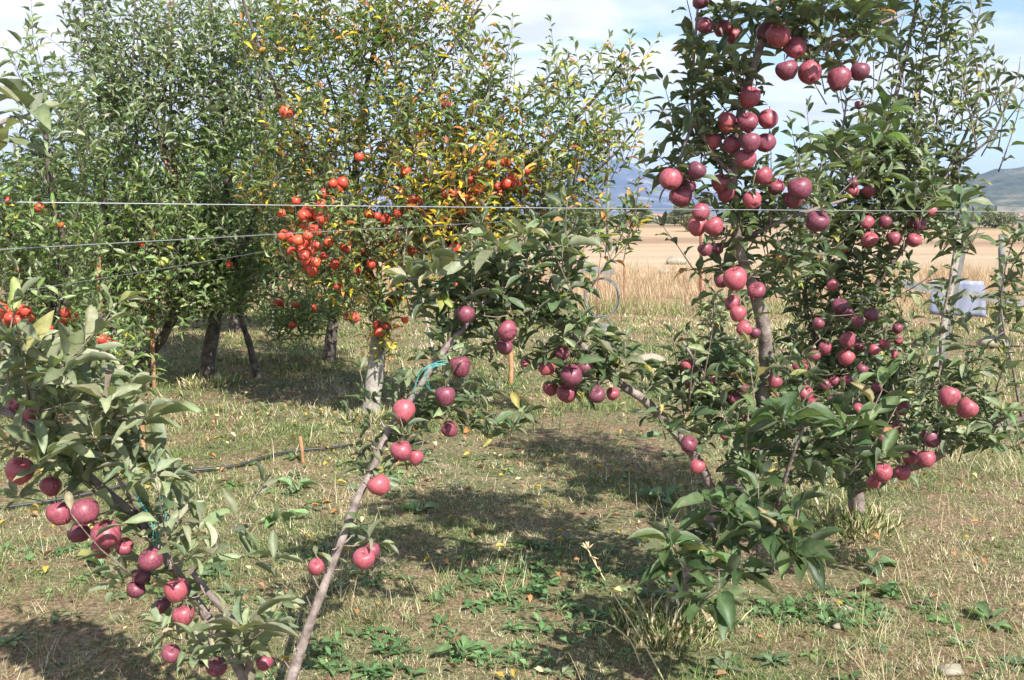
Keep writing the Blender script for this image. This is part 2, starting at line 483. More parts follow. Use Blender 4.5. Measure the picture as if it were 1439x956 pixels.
# ------------------------------------------------------------------ leaves
class Leaves:
    def __init__(s): s.p = []; s.d = []; s.n = []; s.l = []; s.w = []; s.c = []
    def add(s, p, d, nrm, l, w, c):
        s.p.append(p); s.d.append(d); s.n.append(nrm); s.l.append(l); s.w.append(w); s.c.append(c)
    def arrays(s):
        return [np.asarray(x, float) for x in (s.p, s.d, s.n, s.l, s.w, s.c)]
def leaf_mesh(name, arr, mat, parent=None, lod=0, droop=(.05, .5), fold=(.4, 1.3), seed=1, twigs=None):
    p, d, nr, l, w, c = arr
    r = np.random.default_rng(seed)
    N = len(p)
    if lod == 0:
        S = np.array([0, .13, .27, .45, .63, .8, .92, 1.0]); W = np.array([.035, .05, .62, .98, .95, .66, .30, .0])
    elif lod == 1:
        S = np.array([0, .15, .38, .65, .87, 1.0]); W = np.array([.04, .12, .9, .92, .45, .0])
    else:
        S = np.array([0, .3, .68, 1.0]); W = np.array([.08, .85, .85, .0])
    K = len(S)
    d = unit(d); x = unit(np.cross(d, nr)); z = np.cross(x, d)
    dr = r.uniform(*droop, N); fo = r.uniform(*fold, N); tw = r.normal(0, .35, N); side = r.normal(0, .10, N)
    wave = r.uniform(0, .09, N); ph = r.uniform(0, 6.28, N)
    V = np.zeros((N, K, 3, 3))
    for k in range(K):
        s = S[k]
        hw = W[k] * w * .5
        # midrib bends down along an arc
        ang = dr * 2.2 * s
        along = np.where(dr > 1e-3, np.sin(ang) / np.maximum(dr * 2.2, 1e-3), s) * l
        down = np.where(dr > 1e-3, (1 - np.cos(ang)) / np.maximum(dr * 2.2, 1e-3), 0) * l
        mid = p + d * along[:, None] - z * down[:, None] + x * (side * l * s * s)[:, None]
        ta = tw * s
        xs = x * np.cos(ta)[:, None] + z * np.sin(ta)[:, None]
        zs = -x * np.sin(ta)[:, None] + z * np.cos(ta)[:, None]
        wv = np.sin(ph + s * 9) * wave * l
        lift = fo * hw
        V[:, k, 0] = mid - xs * (hw * .93)[:, None] + zs * (lift + wv * (W[k] > .2))[:, None]
        V[:, k, 1] = mid
        V[:, k, 2] = mid + xs * (hw * .93)[:, None] + zs * (lift - wv * (W[k] > .2))[:, None]
    base = np.arange(N)[:, None] * (K * 3)
    q = []
    for k in range(K - 1):
        a = k * 3
        q += [(a, a + 1, a + 4, a + 3), (a + 1, a + 2, a + 5, a + 4)]
    Q = (base[:, None, :] + np.array(q)[None]).reshape(-1, 4)
    cc = np.repeat(c, K * 3, 0).reshape(N, K, 3, 3)
    cc[:, :, 1] *= 1.22        # paler midrib
    V = V.reshape(-1, 3); cc = cc.reshape(-1, 3)
    if twigs is None or not twigs[0].V: return mesh_np(name, V, Q, mat, True, cc, parent=parent)
    g = twigs[0]; TV = np.concatenate(g.V); TQ = np.concatenate(g.Q) + len(V); TT = np.concatenate(g.T) + len(V)
    mi = np.concatenate([np.zeros(len(Q)), np.ones(len(TQ) + len(TT))])
    return mesh_np(name, np.vstack([V, TV]), [np.vstack([Q, TQ]), TT], [mat, twigs[1]], True, np.vstack([cc, np.full((len(TV), 3), .3)]), mi, parent=parent)

def pal(weights, cols):
    w = np.array(weights, float); w /= w.sum(); cols = np.array(cols, float)
    def f():
        c = cols[rng.choice(len(w), p=w)]
        return np.clip(c * rng.uniform(.75, 1.28) * (1 + rng.normal(0, .06, 3)), 0.01, .9)
    return f
pal_near = pal([42, 32, 22, 3, 1], [(.060, .090, .040), (.10, .135, .065), (.17, .20, .115), (.26, .26, .07), (.30, .15, .06)])
pal_right = pal([34, 36, 28, 2], [(.075, .105, .05), (.12, .155, .08), (.19, .22, .135), (.26, .24, .08)])
pal_shoot = pal([42, 38, 20, 1.5], [(.045, .075, .03), (.07, .11, .042), (.12, .165, .07), (.2, .16, .06)])
pal_pale = pal([34, 43, 25, 3], [(.13, .155, .085), (.18, .205, .12), (.24, .25, .16), (.26, .27, .10)])
pal_sheen = pal([30, 40, 30], [(.11, .15, .075), (.18, .22, .13), (.27, .31, .21)])  # paler upper leaves, their greyish-white sheen put into the colour
pal_green = pal([30, 38, 30, 2.5], [(.085, .135, .04), (.14, .20, .07), (.21, .27, .12), (.38, .34, .05)])
pal_autumn = pal([32, 36, 20, 10, 5, 2], [(.075, .12, .035), (.125, .175, .055), (.22, .25, .10), (.52, .40, .04), (.60, .25, .06), (.36, .12, .05)])
pal_gold = pal([20, 22, 16, 28, 12, 4], [(.08, .125, .03), (.135, .18, .045), (.25, .26, .07), (.60, .45, .04), (.64, .27, .07), (.40, .14, .05)])

APPLE_DISCS = []       # (px, py, r_px, Y) of fruit that should stay in view

class Tree:
    def __init__(s, name, base, label, cat='tree', group=None, leaf_len=.09, palette=pal_near, lod=0, bark=M_bark, leafmat=M_leaf, dens=None):
        s.dens = dens or (4.2 if lod == 0 else 4.9)
        s.root = empty(name, base, label, cat, group)
        s.nodes = []; s.rad = []
        s.limbs = []; s.tw = Geo(); s.leaves = Leaves()
        s.L = leaf_len; s.pal = palette; s.lod = lod; s.bark = bark; s.lm = leafmat; s.first = True
        s.arr = None
    def limb(s, pts, name='limb', mat=None, k=10, wob=.06, spurs=0):
        q = smooth_path([(*P(a, b, Y), r) for a, b, Y, r in pts], .06)
        n = len(q)
        jit = np.cumsum(rng.normal(0, .0016, (n, 3)), 0) * min(1, q[0, 1] / 4)
        q[1:-1, :3] += jit[1:-1] * np.sin(np.linspace(0, np.pi, n))[1:-1, None]
        g = Geo(); rr = q[:, 3] * (1 + rng.normal(0, .05, n))
        g.tube(q[:, :3], rr, k, wob)
        for _ in range(spurs):       # short bare spurs on the wood, part of the limb
            i = rng.integers(2, n - 1)
            dd = unit(rng.normal(0, 1, 3) + (0, 0, .3)); ln = rng.uniform(.02, .07)
            a = q[i, :3]
            g.tube([a, a + dd * ln * .5, a + dd * ln + (0, 0, .008)], [.0035, .0028, .0016], 5)
        o = g.build('trunk' if s.first else name, mat or s.bark, s.root)
        s.first = False
        s.nodes += [x for x in q[:, :3]]; s.rad += [x for x in q[:, 3]]
        return q
    def twig_to(s, tgt, r_end=.0016, skip_low=True, thick=1.0):
        N = np.asarray(s.nodes)
        dv = tgt - N
        dist = np.linalg.norm(dv, axis=1)
        pen = dist + np.where(dv[:, 2] < -.02, .5 * -dv[:, 2], 0)     # twigs rather climb
        i = int(np.argmin(pen))
        a = N[i]; dl = dist[i]
        if dl < .015: return a, np.array([0, 0, 1.])
        m = (a + tgt) / 2 + rng.normal(0, .08, 3) * dl - np.array([0, 0, .12 * dl])
        n = max(3, int(dl / .05) + 2)
        t = np.linspace(0, 1, n)[:, None]
        q = (1 - t) ** 2 * a + 2 * t * (1 - t) * m + t ** 2 * tgt
        r0 = min(s.rad[i] * .8, (.0022 + .008 * dl) * thick)
        rr = np.linspace(r0, r_end, n)
        s.tw.tube(q, rr, 5)
        s.nodes += list(q[1:]); s.rad += list(rr[1:])
        return tgt, unit(tgt - m)
    def leaf(s, p, d, size, palette=None, up=None):
        l = s.L * size * rng.uniform(.72, 1.2)
        up = np.array([0, 0, 1.]) if up is None else up
        nrm = up + rng.normal(0, .45, 3)
        s.leaves.add(p, d, nrm, l, l * (rng.uniform(.29, .40) if palette is pal_shoot else rng.uniform(.23, .35)), (palette or s.pal)())
    def rosette(s, p, ax, n=8, size=1.0, palette=None, spread=.9):
        ph = rng.uniform(0, 6.28)
        ax = unit(ax * .5 + np.array([0, 0, .8]))
        u_ = unit(np.cross(ax, [.3, .9, .1])); v_ = np.cross(ax, u_)
        for i in range(n):
            ph += 2.4
            el = rng.uniform(-.25, 1.35) / spread * .8
            rad = np.cos(ph) * u_ + np.sin(ph) * v_
            d = unit(rad + ax * el)
            s.leaf(p + ax * rng.uniform(-.022, .008), d, size * rng.uniform(.7, 1.1), palette, up=ax * .9 + np.array([0, 0, .4]) - rad * .25)
    def shoot(s, p, ax, length, size=1.0, palette=None, gap=.03, curve=.25):
        ax = unit(ax); n = max(3, int(length / gap))
        up = np.array([0, 0, 1.])
        q = [p]; d = ax
        for i in range(n):
            d = unit(d + up * curve / n + rng.normal(0, .05, 3))
            q.append(q[-1] + d * length / n)
        q = np.array(q)
        rr = np.linspace(.0032, .0011, len(q)) * (1 if length > .2 else .7)
        s.tw.tube(q[::2] if len(q) > 6 else q, rr[::2] if len(q) > 6 else rr, 5)
        s.nodes += list(q[1::2]); s.rad += list(rr[1::2])
        ph = rng.uniform(0, 6.28)
        u_ = unit(np.cross(ax, [.2, .9, .15])); v_ = np.cross(ax, u_)
        for i in range(1, len(q)):
            ph += 2.4 + rng.normal(0, .2)
            rad = np.cos(ph) * u_ + np.sin(ph) * v_
            t = i / len(q)
            s.leaf(q[i], unit(rad * (1.0 - .45 * t) + ax * rng.uniform(.25, .8) + up * .12), size * (1.05 - .45 * t * t), palette, up=ax * .7 + up * .5 - rad * .5)
        for _ in range(2): s.leaf(q[-1], unit(ax + rng.normal(0, .3, 3)), size * .6, palette)
    def fill(s, blobs, mode='rosette', nleaf=8, size=1.0, palette=None, up=(0, 0, 1), slen=(.15, .35)):
        """Blobs (px, py, rx, ry, Y, dY, cover) of the crown: leaf clusters on twigs spread through its volume."""
        T = []
        for b in blobs:
            px, py, rx, ry, Y, dY, cov = b[:7]
            Lp = s.L * size * F / Y
            n = cov * s.dens * math.pi * rx * ry / (.20 * Lp * Lp) / nleaf
            n = int(n) + (rng.random() < n - int(n))
            for _ in range(n):
                while True:
                    q = rng.uniform(-1, 1, 3)
                    if q @ q <= 1: break
                T.append(P(px + q[0] * rx, py + q[1] * ry, Y + q[2] * dY))
        if not T: return
        N = np.asarray(s.nodes)
        T = sorted(T, key=lambda t: np.min(np.linalg.norm(N - t, axis=1)))
        for t in T:
            if t[2] < .12: continue
            p, ax = s.twig_to(t)
            if mode == 'rosette' and rng.random() < .8:
                s.rosette(p, ax, max(4, int(rng.normal(nleaf, 1.5))), size * rng.uniform(.8, 1.15), palette)
            else:
                g = .028 * s.L / .09
                ln = rng.uniform(*slen)
                s.shoot(p - np.array(up) * ln * .4, unit(np.array(up) + rng.normal(0, .35, 3) + ax * .5), ln, size, palette, gap=ln / nleaf if mode == 'rosette' else max(g, ln / (nleaf * 1.4)))
    def finish(s, seed=1, **kw):
        arr = s.leaves.arrays()
        cen = arr[0] + unit(arr[1]) * (arr[3] * .55)[:, None]
        keep = np.ones(len(cen), bool)
        px, py = proj(cen)
        for ax, ay, ar, aY, pr in APPLE_DISCS:      # leaves grow round the fruit, not through it or all over its face
            dd = np.hypot(px - ax, py - ay)
            near = (dd < ar * .85 + 1) & (cen[:, 1] < aY + .03) & (cen[:, 1] > aY - .9)
            keep &= ~(near & (rng.random(len(cen)) < pr))
        arr = [a[keep] for a in arr]
        return leaf_mesh('crown', arr, s.lm, s.root, s.lod, seed=seed, twigs=(s.tw, M_twig if s.bark is M_bark else M_bark_dark), **kw)

# ------------------------------------------------------------------ apples
def apple_mesh(name, conic, lobes, mat, seg=28, rings=18, skew=0.0, ph=0.0):
    """Unit-diameter apple; origin at its centre."""
    V = []
    for j in range(rings + 1):
        t = j / rings * math.pi          # 0 top .. pi bottom
        r = .5 * math.sin(t) ** .92
        z = .47 * math.cos(t)
        r *= 1 + .07 * math.cos(t) - conic * (1 - math.cos(t)) * .5 * (1 - math.cos(t)) * .5
        if t < .62: z -= .15 * (1 - t / .62) ** 1.5
        if t > 2.5: z += .10 * ((t - 2.5) / .64) ** 1.6
        for i in range(seg):
            a = i / seg * 2 * math.pi
            r_ = r * (1 + skew * math.cos(a + ph) * math.sin(t)); lb = 1 + lobes * math.cos(5 * a) * max(0, -math.cos(t)) ** 1.5 + .012 * math.cos(2 * a + 1)
            zz_ = z - (lobes * 1.3 * (1 + math.cos(5 * a)) * .5 * max(0, -math.cos(t) - .5) if t < 2.95 else 0)
            V.append((r_ * lb * math.cos(a), r_ * lb * math.sin(a), zz_ + skew * .5 * math.cos(a + ph + 1) * math.sin(t)))
    Q = []
    for j in range(rings):
        for i in range(seg):
            Q.append((j * seg + i, (j + 1) * seg + i, (j + 1) * seg + (i + 1) % seg, j * seg + (i + 1) % seg))
    o = mesh_np(name, np.array(V), np.array(Q), mat)
    COL.objects.unlink(o)
    return o.data
def stem_mesh():
    g = Geo(); g.tube([(0, 0, .27), (.01, 0, .42), (.03, .01, .58), (.06, .02, .72)], [.022, .018, .017, .024], 6)
    o = g.build('stem', M_stem); COL.objects.unlink(o); return o.data
def calyx_mesh():
    g = Geo()
    for i in range(5):
        a = i * 2 * math.pi / 5
        g.tube([(.01 * math.cos(a), .01 * math.sin(a), -.36), (.05 * math.cos(a), .05 * math.sin(a), -.40), (.085 * math.cos(a + .2), .085 * math.sin(a + .2), -.385)], [.02, .018, .004], 4)
    o = g.build('calyx', M_stem); COL.objects.unlink(o); return o.data
AM = {'dusky': [apple_mesh('apple_flesh', c, l, M_apple, skew=k, ph=q) for c, l, k, q in ((.16, .03, .05, 0), (.24, .05, .03, 1), (.10, .025, .07, 2), (.20, .045, .08, 4), (.28, .06, .02, 3))],
      'red': [apple_mesh('apple_flesh', c, l, M_apple_red, 16, 11) for c, l in ((.05, .015), (.08, .02))],
      'green': [apple_mesh('apple_flesh', .06, .02, M_apple_green, 20, 14)]}
SM, CM = stem_mesh(), calyx_mesh()
ORD = ['', 'second', 'third', 'fourth', 'fifth', 'sixth', 'seventh', 'eighth', 'ninth', 'tenth', 'eleventh']
WORD = {'dusky': 'dusky red apple', 'red': 'bright red apple', 'green': 'yellow-green apple'}
def hang(tree, kind, desc, Y, items, group, tuft=4, parts=True):
    """A bunch of apples: items (px, py, diameter_px[, dY])."""
    n = len(items)
    xs = [i[0] for i in items]; ys_ = [i[1] for i in items]
    vert = (max(ys_) - min(ys_)) >= (max(xs) - min(xs))
    order = sorted(range(n), key=lambda i: items[i][1] if vert else items[i][0])
    first, last = ('top', 'bottom') if vert else ('left', 'right')
    w = WORD[kind]
    for rank, i in enumerate(order):
        it = items[i]
        d = it[2]; y = Y + (it[3] if len(it) > 3 else rng.uniform(-.03, .03) * Y / 4)
        p = P(it[0], it[1], y)
        dia = d * y / F * (1.0 if kind == 'dusky' else 1.22) * (rng.uniform(.88, 1.1) if kind == 'red' else 1)
        if n == 1: lab = f'{w} {desc}'
        elif n == 2: lab = f'{("upper", "lower")[rank] if vert else ("left", "right")[rank]} of two {w}s {desc}'
        elif rank == 0: lab = f'{"topmost" if vert else "leftmost"} {w} {desc}'
        elif rank == n - 1: lab = f'{"lowest" if vert else "rightmost"} {w} {desc}'
        else: lab = f'{w} {desc}, {ORD[rank]} from the {first}'
        o = bpy.data.objects.new('apple', AM[kind][rng.integers(len(AM[kind]))])
        COL.objects.link(o)
        o.location = p
        o.scale = (dia * rng.uniform(.95, 1.04), dia * rng.uniform(.95, 1.04), dia * rng.uniform(.93, 1.07))
        tl = rng.normal(0, .38, 2)
        o.rotation_euler = (tl[0] - .1, tl[1], rng.uniform(0, 6.28))
        tag(o, lab, 'apple', group)
        if parts:
            for m, nm in ((SM, 'stem'), (CM, 'calyx')):
                c = bpy.data.objects.new(nm, m); COL.objects.link(c); c.parent = o
        APPLE_DISCS.append((it[0], it[1], d / 2, y, .86 if kind == 'dusky' else .8))
        if tree is not None:
            top = p + np.array([rng.normal(0, .006), rng.uniform(0, .02), dia * .72])
            q, ax = tree.twig_to(top, .0018)
            if tuft: tree.rosette(q + (0, .01, .005), np.array([0, .4, .8]), tuft, .8)
GD = 'dusky apples hanging on the near row of trees'
GR = 'bright red apples hanging on the trees behind'

# ================================================================== NEAR ROW
def base_at(px, py, Y):
    q = P(px, py, Y); return np.array([q[0], q[1], float(gh(q[0], q[1]))])

# --- tree A: forked young tree whose foot is below the picture
A = Tree('apple_tree', base_at(370, 1150, 2.9), 'low forked apple tree with grey bare stems at bottom left, foot below the picture', leaf_len=.108, palette=pal_pale, dens=5.8)
b0 = proj(np.array([-.68, 2.9, 0.0]))
A.limb([(b0[0], b0[1] + 6, 2.9, .026), (366, 1040, 2.88, .023), (345, 955, 2.84, .0175), (308, 888, 2.8, .015), (272, 833, 2.78, .0145), (236, 778, 2.76, .0135), (200, 728, 2.75, .013),
        (150, 684, 2.74, .012), (95, 637, 2.72, .011), (55, 604, 2.7, .010), (8, 578, 2.68, .009), (-60, 560, 2.66, .007)], spurs=8)
A.limb([(345, 960, 2.84, .012), (352, 915, 2.8, .0115), (325, 868, 2.76, .0105), (292, 832, 2.74, .0095), (268, 800, 2.7, .008)], spurs=3)
A.limb([(366, 1040, 2.88, .019), (398, 990, 2.89, .0165), (412, 945, 2.92, .0155), (432, 885, 2.95, .0145), (452, 832, 2.99, .0138), (478, 765, 3.04, .013), (505, 697, 3.09, .0125), (528, 655, 3.14, .012),
        (548, 604, 3.19, .0115), (590, 545, 3.25, .011), (626, 490, 3.3, .0105), (655, 458, 3.34, .0095), (680, 425, 3.38, .008), (690, 380, 3.4, .006), (700, 335, 3.42, .004)], spurs=26)
A.limb([(60, 606, 2.7, .006), (58, 575, 2.66, .005), (70, 520, 2.62, .004), (80, 470, 2.58, .003)])
A.limb([(200, 728, 2.75, .006), (150, 640, 2.66, .005), (160, 590, 2.62, .003)])
hang(A, 'dusky', 'beside the grey twig at the left edge', 2.7, [(20, 572, 22), (42, 584, 22)], GD, 3)
hang(A, 'dusky', 'half behind pale leaves near the left edge', 2.66, [(28, 663, 42), (72, 684, 33, .05)], GD, 4)
hang(A, 'dusky', 'in the big bunch at lower left', 2.64, [(84, 722, 37), (120, 719, 43, -.04), (110, 748, 34, .09), (151, 751, 43, -.02), (142, 772, 30, .08), (175, 769, 27, .06)], GD, 3)
hang(A, 'dusky', 'below the turquoise twine at lower left', 2.66, [(213, 786, 36, -.05), (199, 812, 28, .04), (190, 829, 29, .02)], GD, 3)
hang(A, 'dusky', 'beside the grey fork at lower left', 2.7, [(248, 830, 37, -.02), (228, 851, 27, .07), (257, 866, 35)], GD, 3)
hang(A, 'dusky', 'low down right of the bottom left corner', 2.74, [(241, 919, 28)], GD, 3)
hang(A, 'dusky', 'at the bottom edge under the grey fork', 2.7, [(304, 937, 33), (371, 931, 28)], GD, 3)
hang(A, 'dusky', 'right of the bare slanting stem', 2.96, [(512, 786, 33, -.04), (523, 775, 25, .05)], GD, 2)
hang(A, 'dusky', 'left of the bare slanting stem', 3.0, [(444, 798, 26)], GD, 2)
hang(A, 'dusky', 'at the top of the bare slanting stem', 3.12, [(533, 682, 33, -.06)], GD, 2)
hang(A, 'dusky', 'in the pair above the bare slanting stem', 3.15, [(565, 634, 31, -.05), (584, 643, 25, .04)], GD, 2)
hang(A, 'dusky', 'with a bluish bloom left of the turquoise twine', 3.2, [(567, 578, 34, -.05)], GD, 2)
hang(A, 'dusky', 'right of the turquoise twine, sunlit', 3.22, [(626, 557, 30, -.04)], GD, 2)
hang(A, 'dusky', 'half hidden by leaves under the sunlit one', 3.25, [(632, 604, 25, .02)], GD, 3)
hang(A, 'dusky', 'with leaves over its face beside the central stem', 3.28, [(646, 516, 33)], GD, 2)
hang(A, 'dusky', 'high on the left of the central foliage', 3.34, [(655, 442, 27, -.08)], GD, 2)
hang(A, 'dusky', 'at the middle of the central foliage', 3.36, [(713, 466, 31, -.1), (709, 488, 25, 0)], GD, 2)
A.fill([(35, 500, 60, 45, 2.55, .15, 1.0), (90, 545, 70, 45, 2.6, .15, 1.0), (165, 600, 70, 50, 2.6, .15, 1.0), (195, 655, 55, 45, 2.62, .12, 1.0), (60, 620, 55, 35, 2.7, .1, .8), (130, 660, 60, 30, 2.7, .1, .7),
        (215, 720, 40, 40, 2.7, .1, .8)], size=1.05)
A.fill([(270, 765, 50, 40, 2.66, .12, .7), (340, 775, 50, 25, 2.62, .1, .35), (180, 790, 30, 40, 2.66, .08, .5), (240, 850, 45, 45, 2.72, .1, .4), (340, 900, 55, 50, 2.62, .12, .7), (400, 860, 25, 50, 2.8, .1, .25),
        (240, 905, 25, 20, 2.74, .05, .6), (20, 690, 20, 50, 2.7, .1, .3)], size=.9)
A.fill([(560, 600, 55, 60, 3.2, .14, .65), (630, 560, 60, 50, 3.3, .14, .6), (525, 655, 30, 40, 3.12, .1, .45), (500, 770, 40, 60, 3.05, .1, .16), (700, 590, 50, 30, 3.3, .12, .4)], size=.78, palette=pal_near)
A.fill([(690, 400, 75, 60, 3.45, .18, 1.1), (610, 400, 50, 35, 3.35, .12, .9), (650, 480, 60, 45, 3.4, .12, .6)], size=.8, palette=pal_near)
for px, py, Y in ((578, 392, 3.25), (735, 330, 3.25), (655, 365, 3.25), (700, 345, 3.2), (790, 345, 3.3), (610, 385, 3.2), (90, 520, 2.45), (150, 560, 2.45), (60, 640, 2.55), (30, 478, 2.5), (205, 585, 2.5), (345, 885, 2.5)):
    q, ax = A.twig_to(P(px, py, Y), .0025); A.rosette(q, np.array([0, -.1, 1.]), 9, 1.15, pal_pale)
A.finish(11, droop=(.0, .45))

# --- tree B: bent leader carrying the ladder of dark apples, arm to the left
B = Tree('apple_tree', base_at(938, 880, 4.0), 'apple tree with bent bare leader and a ladder of dark apples against the sky', leaf_len=.108, palette=pal_near, dens=5.2)
B.limb([(930, 905, 4.02, .052), (935, 888, 4.02, .042), (950, 845, 4.0, .034), (1000, 735, 3.93, .030), (1028, 678, 3.88, .028), (1058, 610, 3.84, .027), (1077, 545, 3.8, .0255), (1079, 480, 3.74, .0245), (1068, 415, 3.68, .022),
        (1044, 348, 3.62, .0175), (1034, 250, 3.56, .0155), (1046, 150, 3.52, .0145), (1072, 60, 3.5, .013), (1098, -40, 3.5, .010), (1110, -150, 3.5, .006)], k=12)
B.limb([(1010, 712, 3.9, .020), (985, 655, 3.83, .019), (950, 608, 3.76, .018), (905, 562, 3.70, .016), (862, 532, 3.65, .014), (815, 480, 3.6, .012), (760, 445, 3.52, .010), (720, 432, 3.46, .008)], spurs=4)
B.limb([(790, 462, 3.56, .007), (772, 400, 3.5, .006), (800, 345, 3.46, .004), (810, 305, 3.42, .003)])
B.limb([(1072, 62, 3.5, .009), (1130, 72, 3.48, .008), (1195, 55, 3.5, .006), (1270, 20, 3.55, .004)])
B.limb([(1034, 250, 3.56, .009), (1000, 215, 3.5, .008), (972, 150, 3.46, .006), (975, 60, 3.44, .005), (985, -40, 3.44, .003)])
B.limb([(1022, 220, 3.52, .007), (985, 160, 3.46, .007), (950, 240, 3.42, .004)])
B.limb([(1050, 150, 3.52, .008), (1030, 90, 3.44, .006), (1012, 40, 3.38, .004)])
B.limb([(1042, 340, 3.62, .009), (1085, 315, 3.6, .008), (1135, 296, 3.6, .006), (1190, 280, 3.6, .004)])
B.limb([(1060, 600, 3.84, .010), (1020, 560, 3.74, .008), (985, 520, 3.68, .006), (960, 480, 3.64, .004)])
B.limb([(1028, 678, 3.88, .012), (1060, 700, 3.5, .010), (1090, 720, 3.2, .008), (1120, 700, 3.02, .005)])
B.limb([(1000, 735, 3.93, .011), (985, 770, 3.4, .009), (965, 780, 3.05, .006), (1010, 800, 2.95, .004)])
B.limb([(1090, 720, 3.2, .007), (1110, 650, 3.1, .005), (1130, 600, 3.05, .003)])
UP = 'on the bent leader'
hang(B, 'dusky', 'at the top edge above the bent leader', 3.44, [(984, 2, 24), (990, 36, 24), (1016, 40, 28, .1), (1030, 52, 24, .12)], GD, 2)
hang(B, 'dusky', 'in the top bunch hanging against the sky', 3.42, [(1076, 46, 28, .08), (1095, 50, 36, -.03), (1118, 68, 31, 0), (1106, 99, 33, 0), (1138, 103, 34, .02)], GD, 2)
hang(B, 'dusky', 'hanging free under the top branch', 3.42, [(1179, 111, 34), (1208, 101, 27)], GD, 2)
hang(B, 'dusky', 'in the tight ladder on the bent leader', 3.42, [(1053, 138, 31), (1022, 173, 29, .03), (1051, 173, 31, -.02), (1080, 168, 29, 0), (1028, 204, 26, .04), (1055, 201, 29, -.04), (1076, 201, 27, .03), (1049, 224, 29, .0), (1001, 199, 26, .08)], GD, 1)
hang(B, 'dusky', 'left of the leader above the field', 3.42, [(943, 252, 34, -.02), (979, 240, 28, -.03), (957, 277, 33, .05), (966, 262, 24, .1)], GD, 2)
hang(B, 'dusky', 'shaded behind leaves left of the leader', 3.5, [(1012, 258, 27), (1020, 273, 28, .05)], GD, 2)
hang(B, 'dusky', 'in the bunch hanging below the top wire', 3.45, [(984, 299, 26, -.05), (980, 319, 28, .03), (1003, 319, 29, 0)], GD, 2)
hang(B, 'dusky', 'right of the leader just above the wire', 3.48, [(1073, 248, 28), (1091, 264, 25, .06), (1057, 282, 27, -.04)], GD, 2)
hang(B, 'dusky', 'in the sunlit pair right of the wire crossing', 3.45, [(1125, 265, 34, -.03), (1115, 281, 27, .05)], GD, 2)
hang(B, 'dusky', 'alone below the wire with a sunlit right cheek', 3.42, [(1148, 312, 33)], GD, 2)
hang(B, 'dusky', 'by the tip of the rusty post', 3.55, [(991, 351, 22), (1009, 350, 18, .1)], GD, 2)
hang(B, 'dusky', 'beside the bare middle of the leader', 3.52, [(1034, 392, 34, -.04), (1014, 396, 20, .06), (1064, 409, 26, 0)], GD, 2)
hang(B, 'dusky', 'in the string below the bare leader', 3.55, [(1030, 427, 24, 0), (1037, 441, 26, -.03), (1045, 462, 24, .0), (1060, 468, 18, .05)], GD, 2)
hang(B, 'dusky', 'in the bunch on the arm at centre', 3.5, [(804, 528, 33, -.08), (797, 553, 29, .03), (822, 518, 25, .05), (790, 497, 23, 0), (768, 517, 25, .02), (774, 546, 24, .1), (738, 512, 16, .08)], GD, 2)
hang(B, 'dusky', 'at the right end of the arm bunch', 3.54, [(839, 555, 27, -.04), (861, 554, 21, .04)], GD, 2)
hang(B, 'dusky', 'hanging under the arm over open grass', 3.7, [(968, 625, 25), (980, 656, 24)], GD, 2)
hang(B, 'dusky', 'in the shaded bunch above the arm joint', 3.72, [(965, 513, 18), (978, 521, 18), (1000, 533, 20), (968, 537, 17)], GD, 2)
hang(B, 'dusky', 'low on the trunk amid dark leaves', 3.7, [(1089, 537, 21), (1046, 548, 20), (1033, 560, 19), (1020, 611, 18)], GD, 2)
hang(B, 'dusky', 'peeping through the big low leaves', 3.5, [(1102, 742, 13), (1046, 712, 12)], GD, 0)
B.fill([(700, 410, 60, 45, 3.5, .15, .7), (790, 390, 55, 55, 3.5, .16, 1.05), (760, 460, 70, 40, 3.5, .14, .8), (825, 500, 55, 45, 3.6, .14, .8), (875, 510, 40, 35, 3.62, .1, .6), (780, 530, 60, 30, 3.6, .12, .5),
        (810, 330, 40, 25, 3.45, .1, .7)], size=.9)
B.fill([(965, 210, 45, 90, 3.44, .12, .62), (1000, 80, 50, 70, 3.42, .14, .75), (1085, 20, 90, 35, 3.5, .15, .9), (1170, 35, 80, 38, 3.52, .15, .9), (1040, 110, 45, 50, 3.52, .12, .6), (1020, 230, 60, 60, 3.6, .12, .65),
        (1050, 300, 80, 45, 3.64, .14, .75), (1130, 260, 60, 40, 3.6, .12, .7), (1150, 80, 60, 25, 3.55, .1, .4)], size=.85)
B.fill([(1040, 380, 60, 50, 3.7, .15, .65), (1110, 350, 60, 50, 3.7, .15, .5), (985, 510, 65, 40, 3.7, .14, .7), (960, 550, 60, 40, 3.75, .14, .6), (1060, 520, 80, 50, 3.85, .15, .75), (1010, 590, 60, 45, 3.8, .14, .7),
        (1080, 620, 80, 55, 3.8, .14, .8), (930, 600, 40, 25, 3.75, .1, .4), (1150, 620, 60, 60, 3.7, .1, .6)], size=.85)
B.fill([(1120, 615, 95, 50, 3.15, .12, .75), (1200, 620, 60, 50, 3.2, .12, .7)], size=1.2, palette=pal_shoot, nleaf=7)
B.fill([(1060, 720, 85, 50, 3.08, .14, .8), (965, 765, 50, 45, 2.98, .1, .7), (1110, 775, 55, 40, 2.98, .1, .75), (1005, 830, 60, 35, 2.95, .1, .75)], size=1.28, palette=pal_shoot, nleaf=8)
for px, py, Y, sz in ((1010, 80, 3.22, 1.1), (1205, 20, 3.4, 1.1), (1100, 590, 3.0, 1.35), (1190, 600, 3.05, 1.35), (1070, 745, 2.92, 1.35), (1125, 780, 2.88, 1.3), (985, 845, 2.86, 1.3), (945, 765, 2.9, 1.2), (1240, 640, 3.1, 1.1)):
    q, ax = B.twig_to(P(px, py, Y), .003); B.rosette(q, np.array([0, -.15, 1.]), 10, sz, pal_shoot)
B.limb([(1098, -40, 3.5, .009), (1110, -120, 3.3, .007), (1130, -190, 3.05, .005), (1150, -260, 2.9, .003)])  # unseen bough carrying the added shading crown
